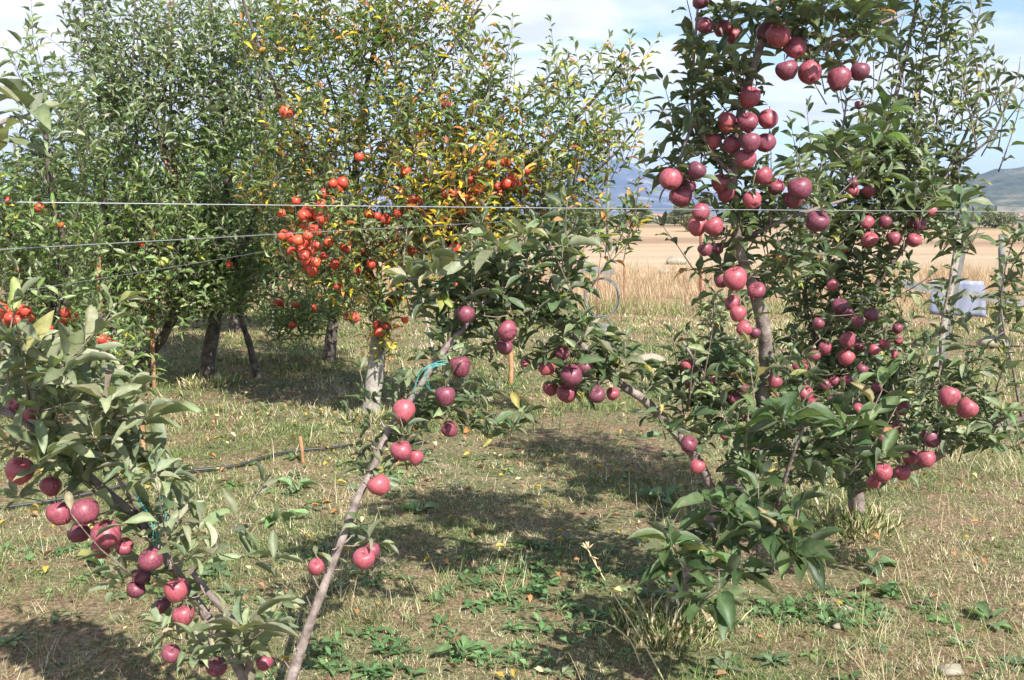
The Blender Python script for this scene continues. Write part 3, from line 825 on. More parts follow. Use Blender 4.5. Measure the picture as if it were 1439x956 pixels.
B.fill([(1010, -110, 80, 55, 3.1, .15, .6), (1120, -150, 100, 70, 3.0, .2, .75), (1230, -130, 90, 60, 3.1, .2, .65), (1080, -60, 120, 35, 3.3, .15, .6)])  # crown above the view, added to cast shade on the upper apples
B.finish(12, droop=(.05, .5))

# --- tree C: right-hand tree with many small apples
C = Tree('apple_tree', base_at(1203, 745, 5.15), 'bushy apple tree on a grey trunk at right with many smaller apples', leaf_len=.108, palette=pal_right, lod=0, dens=6.8)
C.limb([(1206, 752, 5.15, .062), (1205, 738, 5.15, .046), (1203, 700, 5.12, .038), (1192, 640, 5.0, .034), (1170, 560, 4.85, .028), (1160, 500, 4.75, .024), (1172, 410, 4.7, .02), (1205, 310, 4.6, .016), (1240, 200, 4.6, .012), (1270, 90, 4.6, .008),
        (1300, -50, 4.6, .005)], k=12)
C.limb([(1165, 520, 4.8, .016), (1225, 410, 4.6, .013), (1285, 320, 4.5, .010), (1335, 230, 4.5, .007), (1375, 130, 4.5, .005), (1360, 40, 4.5, .003)])
C.limb([(1165, 520, 4.8, .014), (1130, 430, 4.6, .011), (1140, 320, 4.5, .008), (1175, 220, 4.5, .006), (1190, 140, 4.5, .004)])
C.limb([(1200, 690, 5.1, .024), (1250, 668, 4.6, .021), (1312, 645, 4.1, .019), (1362, 614, 3.98, .0155), (1420, 594, 3.95, .011), (1500, 575, 3.9, .007)])
C.limb([(1335, 628, 4.05, .006), (1326, 560, 4.0, .0055), (1322, 470, 3.98, .005), (1336, 390, 3.95, .004), (1346, 310, 3.95, .003), (1352, 260, 3.95, .002)])
C.limb([(1436, 590, 3.95, .006), (1424, 520, 3.9, .005), (1408, 440, 3.88, .004), (1414, 370, 3.86, .003), (1428, 330, 3.86, .002)])
C.limb([(1338, 232, 4.5, .006), (1385, 200, 4.4, .005), (1425, 120, 4.35, .003), (1434, 80, 4.35, .002)])
C.limb([(1300, 655, 4.2, .006), (1262, 600, 4.1, .005), (1255, 540, 4.1, .003)])
hang(C, 'dusky', 'in the sunlit pair over the long right branch', 3.72, [(1333, 558, 31, -.06), (1358, 574, 31, -.02)], GD, 2)
hang(C, 'dusky', 'on the long right branch near its foot', 3.9, [(1308, 616, 30), (1279, 644, 23, .05), (1302, 645, 27, -.05)], GD, 2)
hang(C, 'dusky', 'beside the grey trunk foot at right', 3.95, [(1241, 665, 28, -.04), (1228, 677, 23, .04), (1268, 665, 25, 0)], GD, 2)
hang(C, 'dusky', 'in the upper bunch of the right tree', 4.3, [(1221, 337, 24), (1218, 313, 20), (1244, 312, 19), (1257, 336, 21), (1284, 338, 21)], GD, 2)
hang(C, 'dusky', 'pale and pink at the right end of the wire', 4.3, [(1290, 315, 23), (1309, 297, 15)], GD, 2)
hang(C, 'dusky', 'in the small bunch above the right wire', 4.35, [(1221, 269, 20), (1200, 257, 15), (1199, 270, 17)], GD, 2)
hang(C, 'dusky', 'tiny and high in the right tree', 4.5, [(1207, 148, 13), (1223, 151, 11), (1294, 199, 11)], GD, 1)
hang(C, 'dusky', 'in the middle of the right tree', 4.35, [(1180, 431, 24), (1192, 440, 20, .07), (1225, 443, 22), (1170, 401, 18), (1184, 350, 14)], GD, 2)
hang(C, 'dusky', 'in the stacked bunch mid right tree', 4.3, [(1191, 478, 24, -.04), (1207, 486, 16, .05), (1189, 503, 25, 0), (1160, 490, 21, 0)], GD, 2)
hang(C, 'dusky', 'in the string at the crown edge', 4.4, [(1261, 462, 16), (1262, 478, 15), (1243, 484, 18), (1255, 498, 14)], GD, 2)
hang(C, 'dusky', 'in the row under the stacked bunch', 4.3, [(1125, 515, 24), (1160, 541, 18), (1173, 536, 15), (1190, 535, 15)], GD, 2)
hang(C, 'dusky', 'in the shaded lower bunch beside the leader', 4.2, [(1131, 553, 24), (1143, 569, 22), (1160, 572, 16), (1171, 565, 17), (1187, 562, 13)], GD, 2)
hang(C, 'dusky', 'in the red bunch above the right branch', 4.2, [(1256, 557, 19), (1268, 574, 21), (1244, 573, 18), (1222, 586, 19)], GD, 2)
hang(C, 'dusky', 'in the scattered small ones by the middle limb', 4.2, [(1145, 500, 17), (1212, 520, 17), (1150, 455, 17), (1206, 452, 16), (1228, 492, 16), (1232, 545, 16)], GD, 1)
hang(C, 'dusky', 'in the low inner bunch over the grey trunk', 4.1, [(1206, 575, 18), (1215, 604, 18), (1240, 615, 18), (1262, 602, 17)], GD, 1)
C.fill([(1200, 220, 90, 45, 4.5, .25, .9), (1290, 240, 90, 60, 4.5, .25, .8), (1160, 300, 60, 50, 4.5, .2, .8), (1250, 310, 80, 50, 4.5, .2, .8), (1315, 300, 40, 35, 4.4, .2, .6), (1140, 390, 70, 50, 4.6, .2, .75),
        (1220, 400, 60, 50, 4.6, .2, .75), (1190, 480, 90, 55, 4.6, .2, .9), (1250, 520, 50, 60, 4.5, .2, .6), (1170, 560, 100, 45, 4.6, .2, .9), (1240, 600, 60, 40, 4.4, .2, .8), (1200, 650, 80, 40, 4.6, .2, .7)], size=.85)
C.fill([(1230, 100, 80, 60, 4.6, .25, .2), (1330, 120, 65, 75, 4.6, .25, .34), (1395, 140, 40, 70, 4.4, .2, .3), (1300, 30, 110, 30, 4.6, .2, .4), (1270, 180, 60, 40, 4.5, .2, .35)], mode='shoot', nleaf=10, size=.8, slen=(.2, .4))
C.fill([(1320, 600, 50, 40, 3.95, .12, .8), (1400, 600, 45, 40, 3.95, .12, .7), (1350, 560, 55, 35, 4.0, .1, .5), (1330, 530, 35, 40, 4, .1, .4)], size=.85)
C.fill([(1326, 470, 16, 90, 3.98, .07, .55), (1345, 320, 22, 50, 3.95, .07, .8), (1412, 460, 18, 90, 3.9, .07, .6), (1420, 350, 20, 30, 3.87, .07, .8)], size=.85, nleaf=5)
for px, py, Y in ((1245, 165, 4.0), (1290, 270, 4.0), (1250, 25, 4.2), (1200, 240, 4.0), (1345, 290, 3.8), (1170, 210, 4.0), (1240, 190, 3.8)):
    q, ax = C.twig_to(P(px, py, Y), .003); C.rosette(q, np.array([0, -.15, 1.]), 9, 1.3, pal_shoot)
C.fill([(1330, -110, 120, 70, 4.2, .3, .5), (1240, -60, 120, 40, 4.5, .3, .5)], size=.85)  # unseen top of the crown, added to shade the fruit below
C.finish(13, droop=(.05, .5))

# --- tree D: only its branch reaches in at the left edge
D = Tree('apple_tree', base_at(-560, 1700, 1.85), 'near apple tree whose blurred branch reaches in at the left edge', leaf_len=.11, palette=pal_pale)
D.limb([(-240, 1545, 1.85, .03), (-235, 900, 1.8, .024), (-180, 500, 1.8, .018), (-140, 250, 1.8, .012), (-120, 60, 1.8, .008), (-110, -80, 1.8, .004)])
D.limb([(-150, 300, 1.8, .009), (-60, 200, 1.85, .006), (20, 165, 1.9, .004)])
D.limb([(-115, 0, 1.8, .006), (-40, -60, 1.85, .004), (30, -60, 1.9, .003)])
D.fill([(-30, 170, 50, 35, 1.88, .08, .6), (-160, 400, 70, 180, 1.8, .2, .5), (-120, 100, 60, 120, 1.8, .2, .5)], size=1)
for px, py in ((42, 160), (-8, 195), (45, -45)):
    q, ax = D.twig_to(P(px, py, 1.9), .002); D.rosette(q, np.array([.2, 0, 1.]), 5 if py > 0 else 6, .9, pal_pale)
D.finish(14, droop=(.1, .5))

# ================================================================== TREES BEHIND
kw = dict(leafmat=M_leaf_far, lod=1)
T1 = Tree('apple_tree', base_at(522, 590, 7.8), 'spreading apple tree with a whitewashed trunk and yellowing leaves', leaf_len=.108, palette=pal_autumn, bark=M_bark_dark, **kw)
T1.limb([(520, 597, 7.8, .10), (521, 584, 7.8, .080), (523, 545, 7.8, .066), (528, 490, 7.8, .060), (533, 445, 7.8, .055), (538, 425, 7.8, .05)], mat=M_bark_white, k=14)
T1.limb([(536, 440, 7.8, .045), (568, 405, 7.7, .038), (610, 350, 7.6, .032), (680, 290, 7.5, .026), (755, 215, 7.4, .020), (825, 150, 7.3, .013), (885, 75, 7.2, .006)])
T1.limb([(534, 430, 7.8, .042), (510, 350, 7.9, .036), (500, 240, 7.9, .028), (515, 120, 7.9, .020), (540, 0, 7.9, .012), (550, -120, 7.9, .006)], mat=M_bark_dark)
T1.limb([(610, 350, 7.6, .022), (700, 320, 7.4, .018), (800, 268, 7.2, .013), (860, 220, 7.1, .009), (905, 170, 7.0, .005)])
T1.limb([(508, 340, 7.9, .024), (440, 230, 7.7, .019), (385, 120, 7.6, .014), (340, 0, 7.6, .010), (320, -100, 7.6, .006)])
T1.limb([(560, 190, 7.6, .014), (620, 182, 7.4, .012), (690, 172, 7.3, .010), (745, 130, 7.3, .007), (800, 80, 7.3, .004)])
T1.limb([(502, 250, 7.9, .014), (580, 140, 7.7, .011), (640, 60, 7.7, .008), (690, -20, 7.7, .004)])
T1.limb([(800, 268, 7.2, .008), (850, 330, 7.0, .006), (880, 300, 6.9, .005), (905, 285, 6.8, .003)])
T1.limb([(500, 280, 7.9, .012), (470, 140, 7.8, .009), (430, 20, 7.8, .006), (420, -60, 7.8, .003)])
Y1 = 7.35
hang(T1, 'red', 'alone high up at upper left', Y1, [(402, 158, 15)], GR, 1, False)
hang(T1, 'red', 'high in the yellowing tree', Y1, [(626, 147, 12), (570, 241, 15), (505, 221, 12)], GR, 1, False)
hang(T1, 'red', 'in the small bunch left of the tree top', Y1, [(455, 273, 14), (468, 258, 12), (482, 257, 14), (477, 264, 12)], GR, 1, False)
hang(T1, 'red', 'in the big bunch below the upper wire', Y1, [(432, 299, 15), (446, 303, 14), (437, 312, 16), (453, 307, 16), (428, 318, 13), (452, 288, 13)], GR, 1, False)
hang(T1, 'red', 'in the pair beside the green apple', Y1, [(398, 331, 16), (409, 334, 14)], GR, 1, False)
hang(T1, 'red', 'in the long bunch under the lower wire', Y1, [(430, 341, 17), (424, 351, 14), (437, 353, 15), (410, 354, 12), (432, 367, 17), (439, 380, 15)], GR, 1, False)
hang(T1, 'red', 'near the middle of the yellowing tree', Y1, [(486, 348, 16), (508, 351, 10), (541, 308, 15), (530, 304, 12), (518, 301, 12)], GR, 1, False)
hang(T1, 'red', 'right of centre in the yellowing tree', 7.1, [(689, 233, 13), (709, 228, 15), (720, 249, 14), (713, 258, 14), (725, 258, 12)], GR, 1, False)
hang(T1, 'red', 'in the row just above the upper wire', 7.2, [(579, 281, 12), (590, 282, 12), (625, 272, 13), (637, 272, 12), (660, 277, 12), (680, 268, 11)], GR, 1, False)
hang(T1, 'red', 'above the pale leaf tuft at centre', 7.2, [(640, 349, 15), (641, 362, 14), (641, 400, 9)], GR, 1, False)
hang(T1, 'red', 'beside the top of the whitewashed trunk', 7.6, [(530, 457, 13), (532, 467, 13), (543, 460, 11), (569, 450, 10)], GR, 1, False)
hang(T1, 'red', 'in the scattering left of the red long bunch', Y1, [(395, 300, 11), (416, 283, 12), (447, 325, 12), (462, 340, 12), (470, 372, 13), (455, 360, 11)], GR, 1, False)
hang(T1, 'red', 'among gold leaves above the lower wire', 7.3, [(560, 300, 13), (596, 300, 12), (612, 318, 12), (560, 328, 11), (650, 296, 12), (700, 272, 13), (735, 268, 12), (745, 254, 10)], GR, 1, False)
hang(T1, 'red', 'among gold leaves below the lower wire', 7.4, [(500, 380, 12), (522, 372, 11), (548, 368, 12), (580, 352, 12), (606, 372, 11), (474, 402, 11)], GR, 1, False)
hang(T1, 'red', 'in the crowded heart of the big red cluster', 7.2, [(426, 303, 13), (441, 322, 13), (419, 338, 13), (446, 345, 13), (428, 360, 14), (444, 369, 13), (433, 331, 13)], GR, 0, False)
hang(T1, 'red', 'high right among the golden leaves', 7.1, [(668, 240, 12), (660, 252, 11), (700, 262, 12), (672, 266, 12), (740, 240, 11)], GR, 1, False)
T1.fill([(450, 330, 75, 90, 7.6, .6, .95), (560, 310, 90, 80, 7.6, .7, 1.0), (520, 410, 60, 45, 7.6, .4, .9)], nleaf=9, mode='shoot', palette=pal_autumn)
T1.fill([(650, 310, 90, 70, 7.4, .6, .95), (700, 250, 90, 60, 7.3, .6, .9), (610, 240, 90, 60, 7.5, .6, .9), (580, 380, 60, 40, 7.4, .4, .8), (538, 478, 22, 22, 7.6, .15, 1.2)], nleaf=9, mode='shoot', palette=pal_gold)
T1.fill([(790, 260, 70, 55, 7.2, .5, .95), (730, 330, 60, 35, 7.3, .4, .8), (450, 190, 80, 80, 7.7, .6, .95), (560, 160, 90, 80, 7.7, .6, .85), (670, 170, 75, 60, 7.4, .5, .75), (760, 170, 60, 50, 7.3, .4, .7),
         (840, 200, 45, 55, 7.1, .35, .65), (400, 260, 60, 60, 7.6, .5, .8)], nleaf=9, mode='shoot')
T1.fill([(600, 60, 70, 50, 7.7, .5, .55), (480, 50, 90, 60, 7.8, .5, .7), (400, 60, 60, 60, 7.7, .4, .7), (690, 90, 50, 50, 7.5, .4, .45), (800, 110, 40, 35, 7.3, .3, .5), (868, 120, 28, 50, 7.2, .25, .6), (880, 200, 25, 30, 7.0, .2, .5),
         (850, 330, 40, 22, 7.0, .2, .8), (880, 298, 25, 18, 6.9, .15, .8), (640, 15, 50, 30, 7.7, .3, .5), (540, 20, 60, 40, 7.8, .3, .6)], nleaf=9, mode='shoot', slen=(.2, .4))
T1.finish(21)

T2 = Tree('apple_tree', base_at(463, 506, 10.8), 'small dark-trunked apple tree standing farther back in the gap', leaf_len=.09, palette=pal_green, bark=M_bark_dark, leafmat=M_leaf_far, lod=2)
T2.limb([(462, 510, 10.8, .075), (466, 470, 10.8, .065), (472, 430, 10.8, .055), (468, 380, 10.8, .04), (460, 300, 10.8, .03), (450, 180, 10.8, .015)])
T2.limb([(470, 450, 10.8, .03), (430, 420, 10.5, .022), (395, 405, 10.3, .012)])
hang(T2, 'red', 'in the low row before the straw field', 10.2, [(387, 427, 11), (397, 426, 12), (416, 429, 10), (440, 433, 10), (411, 457, 9)], GR, 1, False)
hang(T2, 'red', 'low beside the dark far trunk', 10.4, [(498, 447, 13), (487, 446, 9)], GR, 1, False)
T2.fill([(420, 440, 60, 28, 10.4, .5, 1.0), (470, 410, 50, 40, 10.7, .6, .9), (440, 340, 60, 50, 10.8, .6, .7), (400, 462, 30, 20, 10.4, .3, .7)], nleaf=9, mode='shoot')
T2.finish(22)

T3 = Tree('apple_tree', base_at(292, 545, 9.4), 'apple tree on a thick dark leaning trunk, third from the left behind', leaf_len=.12, palette=pal_green, bark=M_bark_dark, **kw)
T3.limb([(291, 548, 9.4, .078), (293, 500, 9.4, .066), (303, 450, 9.4, .06), (308, 400, 9.4, .052), (320, 300, 9.3, .045), (318, 180, 9.2, .03), (300, 60, 9.2, .018), (290, -60, 9.2, .01)], k=14)
T3.limb([(308, 400, 9.4, .04), (345, 340, 9.1, .03), (375, 240, 9.0, .022), (365, 120, 9.0, .014), (350, 0, 9.0, .008)])
T3.limb([(308, 420, 9.4, .035), (270, 350, 9.3, .028), (245, 240, 9.3, .02), (240, 110, 9.3, .012), (245, -10, 9.3, .007)], mat=M_bark_red)
T3.fill([(340, 340, 90, 70, 9.1, .7, 1.0), (320, 240, 90, 80, 9.2, .7, 1.0), (300, 400, 70, 45, 9.2, .6, 1.0), (380, 380, 50, 40, 9.0, .4, .8), (250, 330, 50, 70, 9.2, .5, .7)], nleaf=9, mode='shoot')
T3.fill([(330, 140, 80, 80, 9.2, .6, .85), (280, 60, 80, 60, 9.2, .6, .6), (350, 40, 60, 60, 9.1, .5, .6)], nleaf=9, mode='shoot', slen=(.25, .5), palette=pal_sheen)
T3.fill([(300, 425, 90, 25, 9.0, .5, .8)], nleaf=9, mode='shoot')
T3.finish(23)

T4 = Tree('apple_tree', base_at(203, 545, 9.2), 'apple tree with a V-shaped dark fork low on its trunk', leaf_len=.12, palette=pal_green, bark=M_bark_dark, **kw)
T4.limb([(202, 550, 9.2, .08), (201, 520, 9.2, .07), (208, 500, 9.2, .055), (235, 465, 9.1, .042), (255, 400, 9.0, .035), (250, 300, 8.9, .026), (232, 180, 8.9, .018), (238, 60, 8.9, .010)], k=12)
T4.limb([(203, 525, 9.2, .045), (180, 480, 9.1, .036), (160, 400, 9.0, .030), (145, 280, 8.9, .022), (140, 160, 8.9, .015), (120, 40, 8.9, .009), (115, -60, 8.9, .005)])
T4.limb([(172, 450, 9.1, .022), (200, 380, 8.9, .018), (195, 250, 8.8, .014), (185, 120, 8.8, .009), (190, 0, 8.8, .005)])
T4.limb([(246, 280, 8.9, .014), (218, 160, 8.8, .011), (232, 120, 8.8, .010), (238, 40, 8.8, .008), (240, -40, 8.8, .005)], mat=M_bark_red)
hang(T4, 'green', 'hanging between the leaves left of the red bunch', 7.9, [(377, 344, 19)], 'yellow-green apples on the trees behind', 1)
hang(T4, 'green', 'small one deep in the left-hand trees', 8.6, [(228, 368, 14)], 'yellow-green apples on the trees behind', 1)
hang(T4, 'red', 'small one among the left-hand leaves', 8.6, [(216, 330, 9), (198, 343, 8), (322, 372, 8)], GR, 1, False)
T4.fill([(220, 340, 80, 80, 8.9, .7, 1.0), (170, 280, 70, 80, 8.9, .7, .95), (200, 430, 70, 50, 8.9, .6, 1.0), (130, 400, 60, 60, 8.9, .5, .8)], nleaf=9, mode='shoot')
T4.fill([(190, 180, 70, 70, 8.9, .6, .9), (140, 130, 50, 90, 8.9, .5, .7), (215, 70, 60, 80, 8.9, .5, .7), (130, 40, 35, 60, 8.9, .4, .5)], nleaf=9, mode='shoot', slen=(.25, .5), palette=pal_sheen)
T4.fill([(150, 470, 55, 35, 8.7, .4, .9), (250, 430, 35, 25, 8.9, .3, .6)], nleaf=9, mode='shoot')
T4.finish(24)

T5 = Tree('apple_tree', base_at(70, 590, 8.0), 'leftmost apple tree behind, its dark trunk hidden by low boughs', leaf_len=.12, palette=pal_green, bark=M_bark_dark, **kw)
T5.limb([(70, 598, 8.0, .07), (75, 540, 8.0, .06), (85, 460, 8.0, .05), (90, 360, 7.9, .036), (70, 240, 7.8, .024), (60, 130, 7.8, .010), (46, 60, 7.8, .003)], k=12)
T5.limb([(85, 450, 8.0, .035), (40, 380, 7.8, .026), (0, 290, 7.7, .018), (-10, 180, 7.7, .01)])
T5.limb([(85, 470, 8.0, .03), (130, 440, 7.8, .022), (165, 470, 7.6, .014), (180, 490, 7.5, .01)])
hang(T5, 'red', 'in the bunch low at the left edge', 7.4, [(6, 441, 15), (20, 436, 12), (31, 443, 14), (41, 446, 12), (10, 452, 12)], GR, 1, False)
hang(T5, 'red', 'in the bunch above the near leaves at left', 7.4, [(143, 477, 13), (152, 481, 14), (160, 485, 12), (148, 489, 11)], GR, 1, False)
hang(T5, 'red', 'lone and low right of the near leaves', 7.3, [(163, 538, 17)], GR, 1, False)
hang(T5, 'red', 'small one at the far left side', 7.6, [(119, 508, 11), (88, 451, 11), (84, 316, 10), (55, 292, 11), (10, 282, 9), (24, 378, 8)], GR, 1, False)
hang(T5, 'red', 'in the dark leaves above the near bough', 7.5, [(52, 470, 11), (92, 440, 13), (104, 446, 11), (70, 462, 10)], GR, 1, False)
hang(T5, 'red', 'in the crowded patch at the far left edge', 7.3, [(3, 432, 13), (14, 446, 13), (25, 450, 12), (36, 437, 13), (28, 432, 11)], GR, 0, False)
T5.fill([(60, 330, 75, 80, 7.8, .6, 1.0), (60, 430, 80, 60, 7.7, .6, 1.0), (130, 490, 60, 45, 7.5, .5, .9), (170, 520, 45, 40, 7.4, .4, .8), (0, 330, 50, 100, 7.7, .5, .8), (50, 520, 70, 40, 7.6, .4, .8)], nleaf=9, mode='shoot')
T5.fill([(60, 210, 60, 60, 7.8, .5, .7), (50, 110, 45, 70, 7.8, .4, .38), (110, 170, 30, 50, 7.8, .4, .5)], nleaf=9, mode='shoot', slen=(.25, .5), size=1.2, palette=pal_sheen)
T5.finish(25)

T6 = Tree('apple_tree', base_at(110, 470, 12.9), 'far apple tree seen through gaps at the left', leaf_len=.095, palette=pal_green, bark=M_bark_dark, leafmat=M_leaf_far, lod=2)
T6.limb([(110, 478, 12.9, .09), (112, 420, 12.9, .07), (118, 300, 12.9, .05), (110, 150, 12.9, .02)])
T6.limb([(112, 400, 12.9, .04), (50, 340, 12.6, .03), (20, 200, 12.5, .015)])
T6.fill([(90, 300, 130, 90, 12.8, .8, .9), (110, 390, 130, 45, 12.8, .8, 1.0)], nleaf=9, mode='shoot', size=1.15)
T6.finish(26)
T7 = Tree('apple_tree', base_at(385, 468, 13.2), 'far apple tree filling the gap behind the thick leaning trunk', leaf_len=.095, palette=pal_green, bark=M_bark_dark, leafmat=M_leaf_far, lod=2)
T7.limb([(330, 470, 13.2, .09), (332, 420, 13.2, .07), (338, 300, 13.2, .05), (350, 120, 13.2, .02)])
T7.limb([(334, 400, 13.2, .04), (280, 330, 13, .03), (250, 200, 13, .015)])
T7.fill([(300, 290, 120, 90, 13, .8, .85), (320, 380, 100, 35, 13, .8, .9), (430, 280, 60, 70, 13, .6, .7)], nleaf=9, mode='shoot', size=1.15)
T7.finish(27)

# young staked tree with a pale leaf tuft
T8 = Tree('apple_tree', base_at(363, 532, 9.6), 'thin leaning sapling with a tuft of pale leaves', leaf_len=.12, palette=pal([50, 30, 10], [(.20, .27, .09), (.28, .34, .14), (.42, .42, .12)]), bark=M_bark_dark, **kw)
T8.limb([(363, 536, 9.6, .036), (352, 490, 9.5, .03), (338, 445, 9.3, .024), (332, 420, 9.2, .016)])
T8.fill([(328, 412, 34, 22, 9.1, .2, 1.3)], nleaf=8)
T8.finish(28)

# small sapling and low shoots beyond the arm
T9 = Tree('apple_sapling', on_ground(990, 510), 'small grey-leaved sapling below the rusty post', leaf_len=.075, palette=pal_pale)
g9 = proj(on_ground(1004, 560))
T9.limb([(1004, 562, 8.4, .012), (1003, 510, 8.3, .009), (1004, 465, 8.2, .006), (1000, 425, 8.2, .004)])
T9.fill([(1003, 440, 22, 28, 8.2, .2, 1.3), (1003, 490, 18, 24, 8.2, .2, .7)], nleaf=7, size=1.3)
T9.finish(29)

# ================================================================== WIRES, POSTS, BOARDS
def wire(name, a, b, r, label, sag=.01, mat=M_wire, seg=60):
    a, b = np.array(a, float), np.array(b, float)
    t = np.linspace(0, 1, seg)[:, None]
    q = a + (b - a) * t; q[:, 2] -= (sag * 4 * t * (1 - t))[:, 0]
    g = Geo(); g.tube(q, r, 6)
    c = (a + b) / 2
    return tag(g.build(name, mat), label, 'wire')
a_ = P(-330, 280, 1.9); b_ = P(1560, 298, 4.3)
wire('trellis_wire', a_, b_, .0012, 'upper galvanised trellis wire crossing the whole view at eye height', .004, seg=90)
wire('trellis_wire', P(-200, 362, 1.95), P(740, 310, 7.2), .0014, 'lower galvanised trellis wire slanting up towards the yellowing tree', .0)
wire('trellis_wire', P(-150, 436, 3.2), P(440, 341, 8.8), .0012, 'thin faint trellis wire behind the lower slanting one', .01)
wire('trellis_wire', P(560, 318, 9.5), P(1010, 302, 16), .002, 'faint far wire behind the right end of the yellowing tree', .0)

def post(px, py_base, py_top, width_px, mat, name, label, cat='post', lean=0, flat=False):
    b = on_ground(px, py_base); Y = b[1]
    tp = P(px + lean, py_top, Y); w = width_px * Y / F
    g = Geo()
    n = 8
    t = np.linspace(0, 1, n)[:, None]
    q = (b - [0, 0, .1]) + (tp - b + [0, 0, .1]) * t
    if flat:
        ax = unit(tp - b); side = unit(np.cross(ax, [0, 1, 0])); dep = np.cross(side, ax)
        R3 = np.stack([side, dep, ax], 1)
        g.box((b + tp) / 2, (w, w * .45, np.linalg.norm(tp - b)), R3)
    else:
        g.tube(q + rng.normal(0, w * .04, (n, 3)), w / 2 * (1 + rng.normal(0, .04, n)), 9)
    o = g.build(name, mat, None, not flat)
    return tag(o, label, cat)
post(985, 436, 318, 4, M_rust, 'iron_post', 'thin rusty iron post at the edge of the straw field')
post(383, 472, 378, 5, M_timber_grey, 'wooden_post', 'grey post in the gap between the left trees')
post(718, 541, 470, 7, M_cane, 'wooden_stake', 'short orange wooden stake under the central foliage', 'stake')
post(612, 500, 415, 4, M_timber, 'wooden_stake', 'thin pale stake leaning right of the whitewashed trunk', 'stake', lean=-20)
post(147, 560, 330, 7, M_cane, 'bamboo_cane', 'left orange cane standing among the left-hand trees', 'cane', lean=-11)
post(216, 545, 330, 6, M_cane, 'bamboo_cane', 'right orange cane standing among the left-hand trees', 'cane', lean=-6)
post(200, 640, 585, 7, M_cane, 'wooden_stake', 'stubby orange stake behind the near grey-green leaves', 'stake')
post(877, 428, 372, 1.6, M_rust, 'iron_rod', 'thin rod standing right of the wire coil', 'rod')
post(1408, 492, 330, 9, M_timber_grey, 'fence_post', 'weathered fence post at the right edge beyond the young shoot')
post(428, 655, 613, 5, M_cane, 'wooden_stake', 'cut stub standing beside the black hose', 'stake', lean=-6)
# slanting brace made of two laths
bb = on_ground(1312, 530)
t_root = empty('timber_brace', bb, 'whitish timber brace leaning among the right-hand shoots', 'timber')
for nm, dx, dy, mt in (('plank', 0, 0, M_timber), ('batten', .058, .025, M_timber_grey)):
    tp = P(1350, 325, 9.3) + np.array([dx, dy, 0]); b2 = bb + np.array([dx, dy, -.05])
    ax = unit(tp - b2); side = unit(np.cross(ax, [0, 1, 0])); dep = np.cross(side, ax)
    g = Geo(); g.box((b2 + tp) / 2, (.055, .03, np.linalg.norm(tp - b2)), np.stack([side, dep, ax], 1))
    g.build(nm, mt, t_root, False)
def board(a, b, h, th, mat, name, label, cat='board'):
    a, b = np.array(a), np.array(b); ax = unit(b - a); dep = unit(np.cross([0, 0, 1], ax)); up = np.cross(ax, dep)
    g = Geo(); g.box((a + b) / 2, (np.linalg.norm(b - a), th, h), np.stack([ax, dep, up], 1))
    return tag(g.build(name, mat, None, False), label, cat)
board(P(1262, 398, 11.2), P(1500, 436, 11.2), .085, .035, M_timber_grey, 'fence_rail', 'grey fence rail crossing behind the right-hand shoots', 'rail')
board(P(1400, 294, 11), P(1510, 298, 11), .06, .03, M_timber_grey, 'fence_rail', 'upper grey rail at the right edge near the skyline', 'rail')
board(P(818, 378, 13), P(863, 382, 13), .075, .03, M_timber_grey, 'board', 'short grey board above the wire coil')
board(P(822, 456, 12.5), P(859, 461, 12.5), .08, .03, M_timber_grey, 'board', 'short grey board below the wire coil')
# plastic sheet
gx = np.linspace(1308, 1384, 14); gy = np.linspace(392, 442, 9)
V = np.array([P(x, y + (x - 1308) * .05, 11.5) + np.array([0, .03 * math.sin(x * .21 + y * .05), 0]) for y in gy for x in gx])
i = np.arange(9 * 14).reshape(9, 14)
Vb = V + np.array([0, .006, 0])
Q = np.stack([i[:-1, :-1], i[1:, :-1], i[1:, 1:], i[:-1, 1:]], -1).reshape(-1, 4)
rim = list(i[0, :]) + list(i[1:, -1]) + list(i[-1, -2::-1]) + list(i[-2:0:-1, 0])
Qr = [(rim[k], rim[(k + 1) % len(rim)], rim[(k + 1) % len(rim)] + 126, rim[k] + 126) for k in range(len(rim))]
tag(mesh_np('plastic_sheet', np.vstack([V, Vb]), np.vstack([Q, Q[:, ::-1] + 126, Qr]), M_sheet), 'pale bluish plastic sheet hung on the grey rail', 'sheet')
# coil of wire hanging from a thin rod
cr = empty('wire_coil', on_ground(843, 470), 'grey loop of coiled wire on a thin rod before the straw field', 'coil')
g = Geo()
cc = P(845, 419, 12.7); rr_ = 28 * 12.7 / F
for k in range(4):
    a = np.linspace(0, 2 * math.pi, 40)
    r0 = rr_ * (1 + rng.normal(0, .03)); off = rng.normal(0, .012, 3)
    ph = rng.uniform(0, 6)
    g.tube(np.stack([cc[0] + off[0] + r0 * np.cos(a) * .85, cc[1] + off[1] + .02 * np.sin(a * 3 + ph), cc[2] + off[2] + r0 * np.sin(a) + .01 * np.sin(2 * a + ph)], -1), .0065, 5)
g.build('loop', simple('old_hose', (.13, .135, .135), .8), cr)
g = Geo(); g.tube([on_ground(839, 475) * [1, 1, 1], P(839, 400, 12.6), P(846, 345, 12.6)], .006, 6); g.build('rod', M_rust, cr)

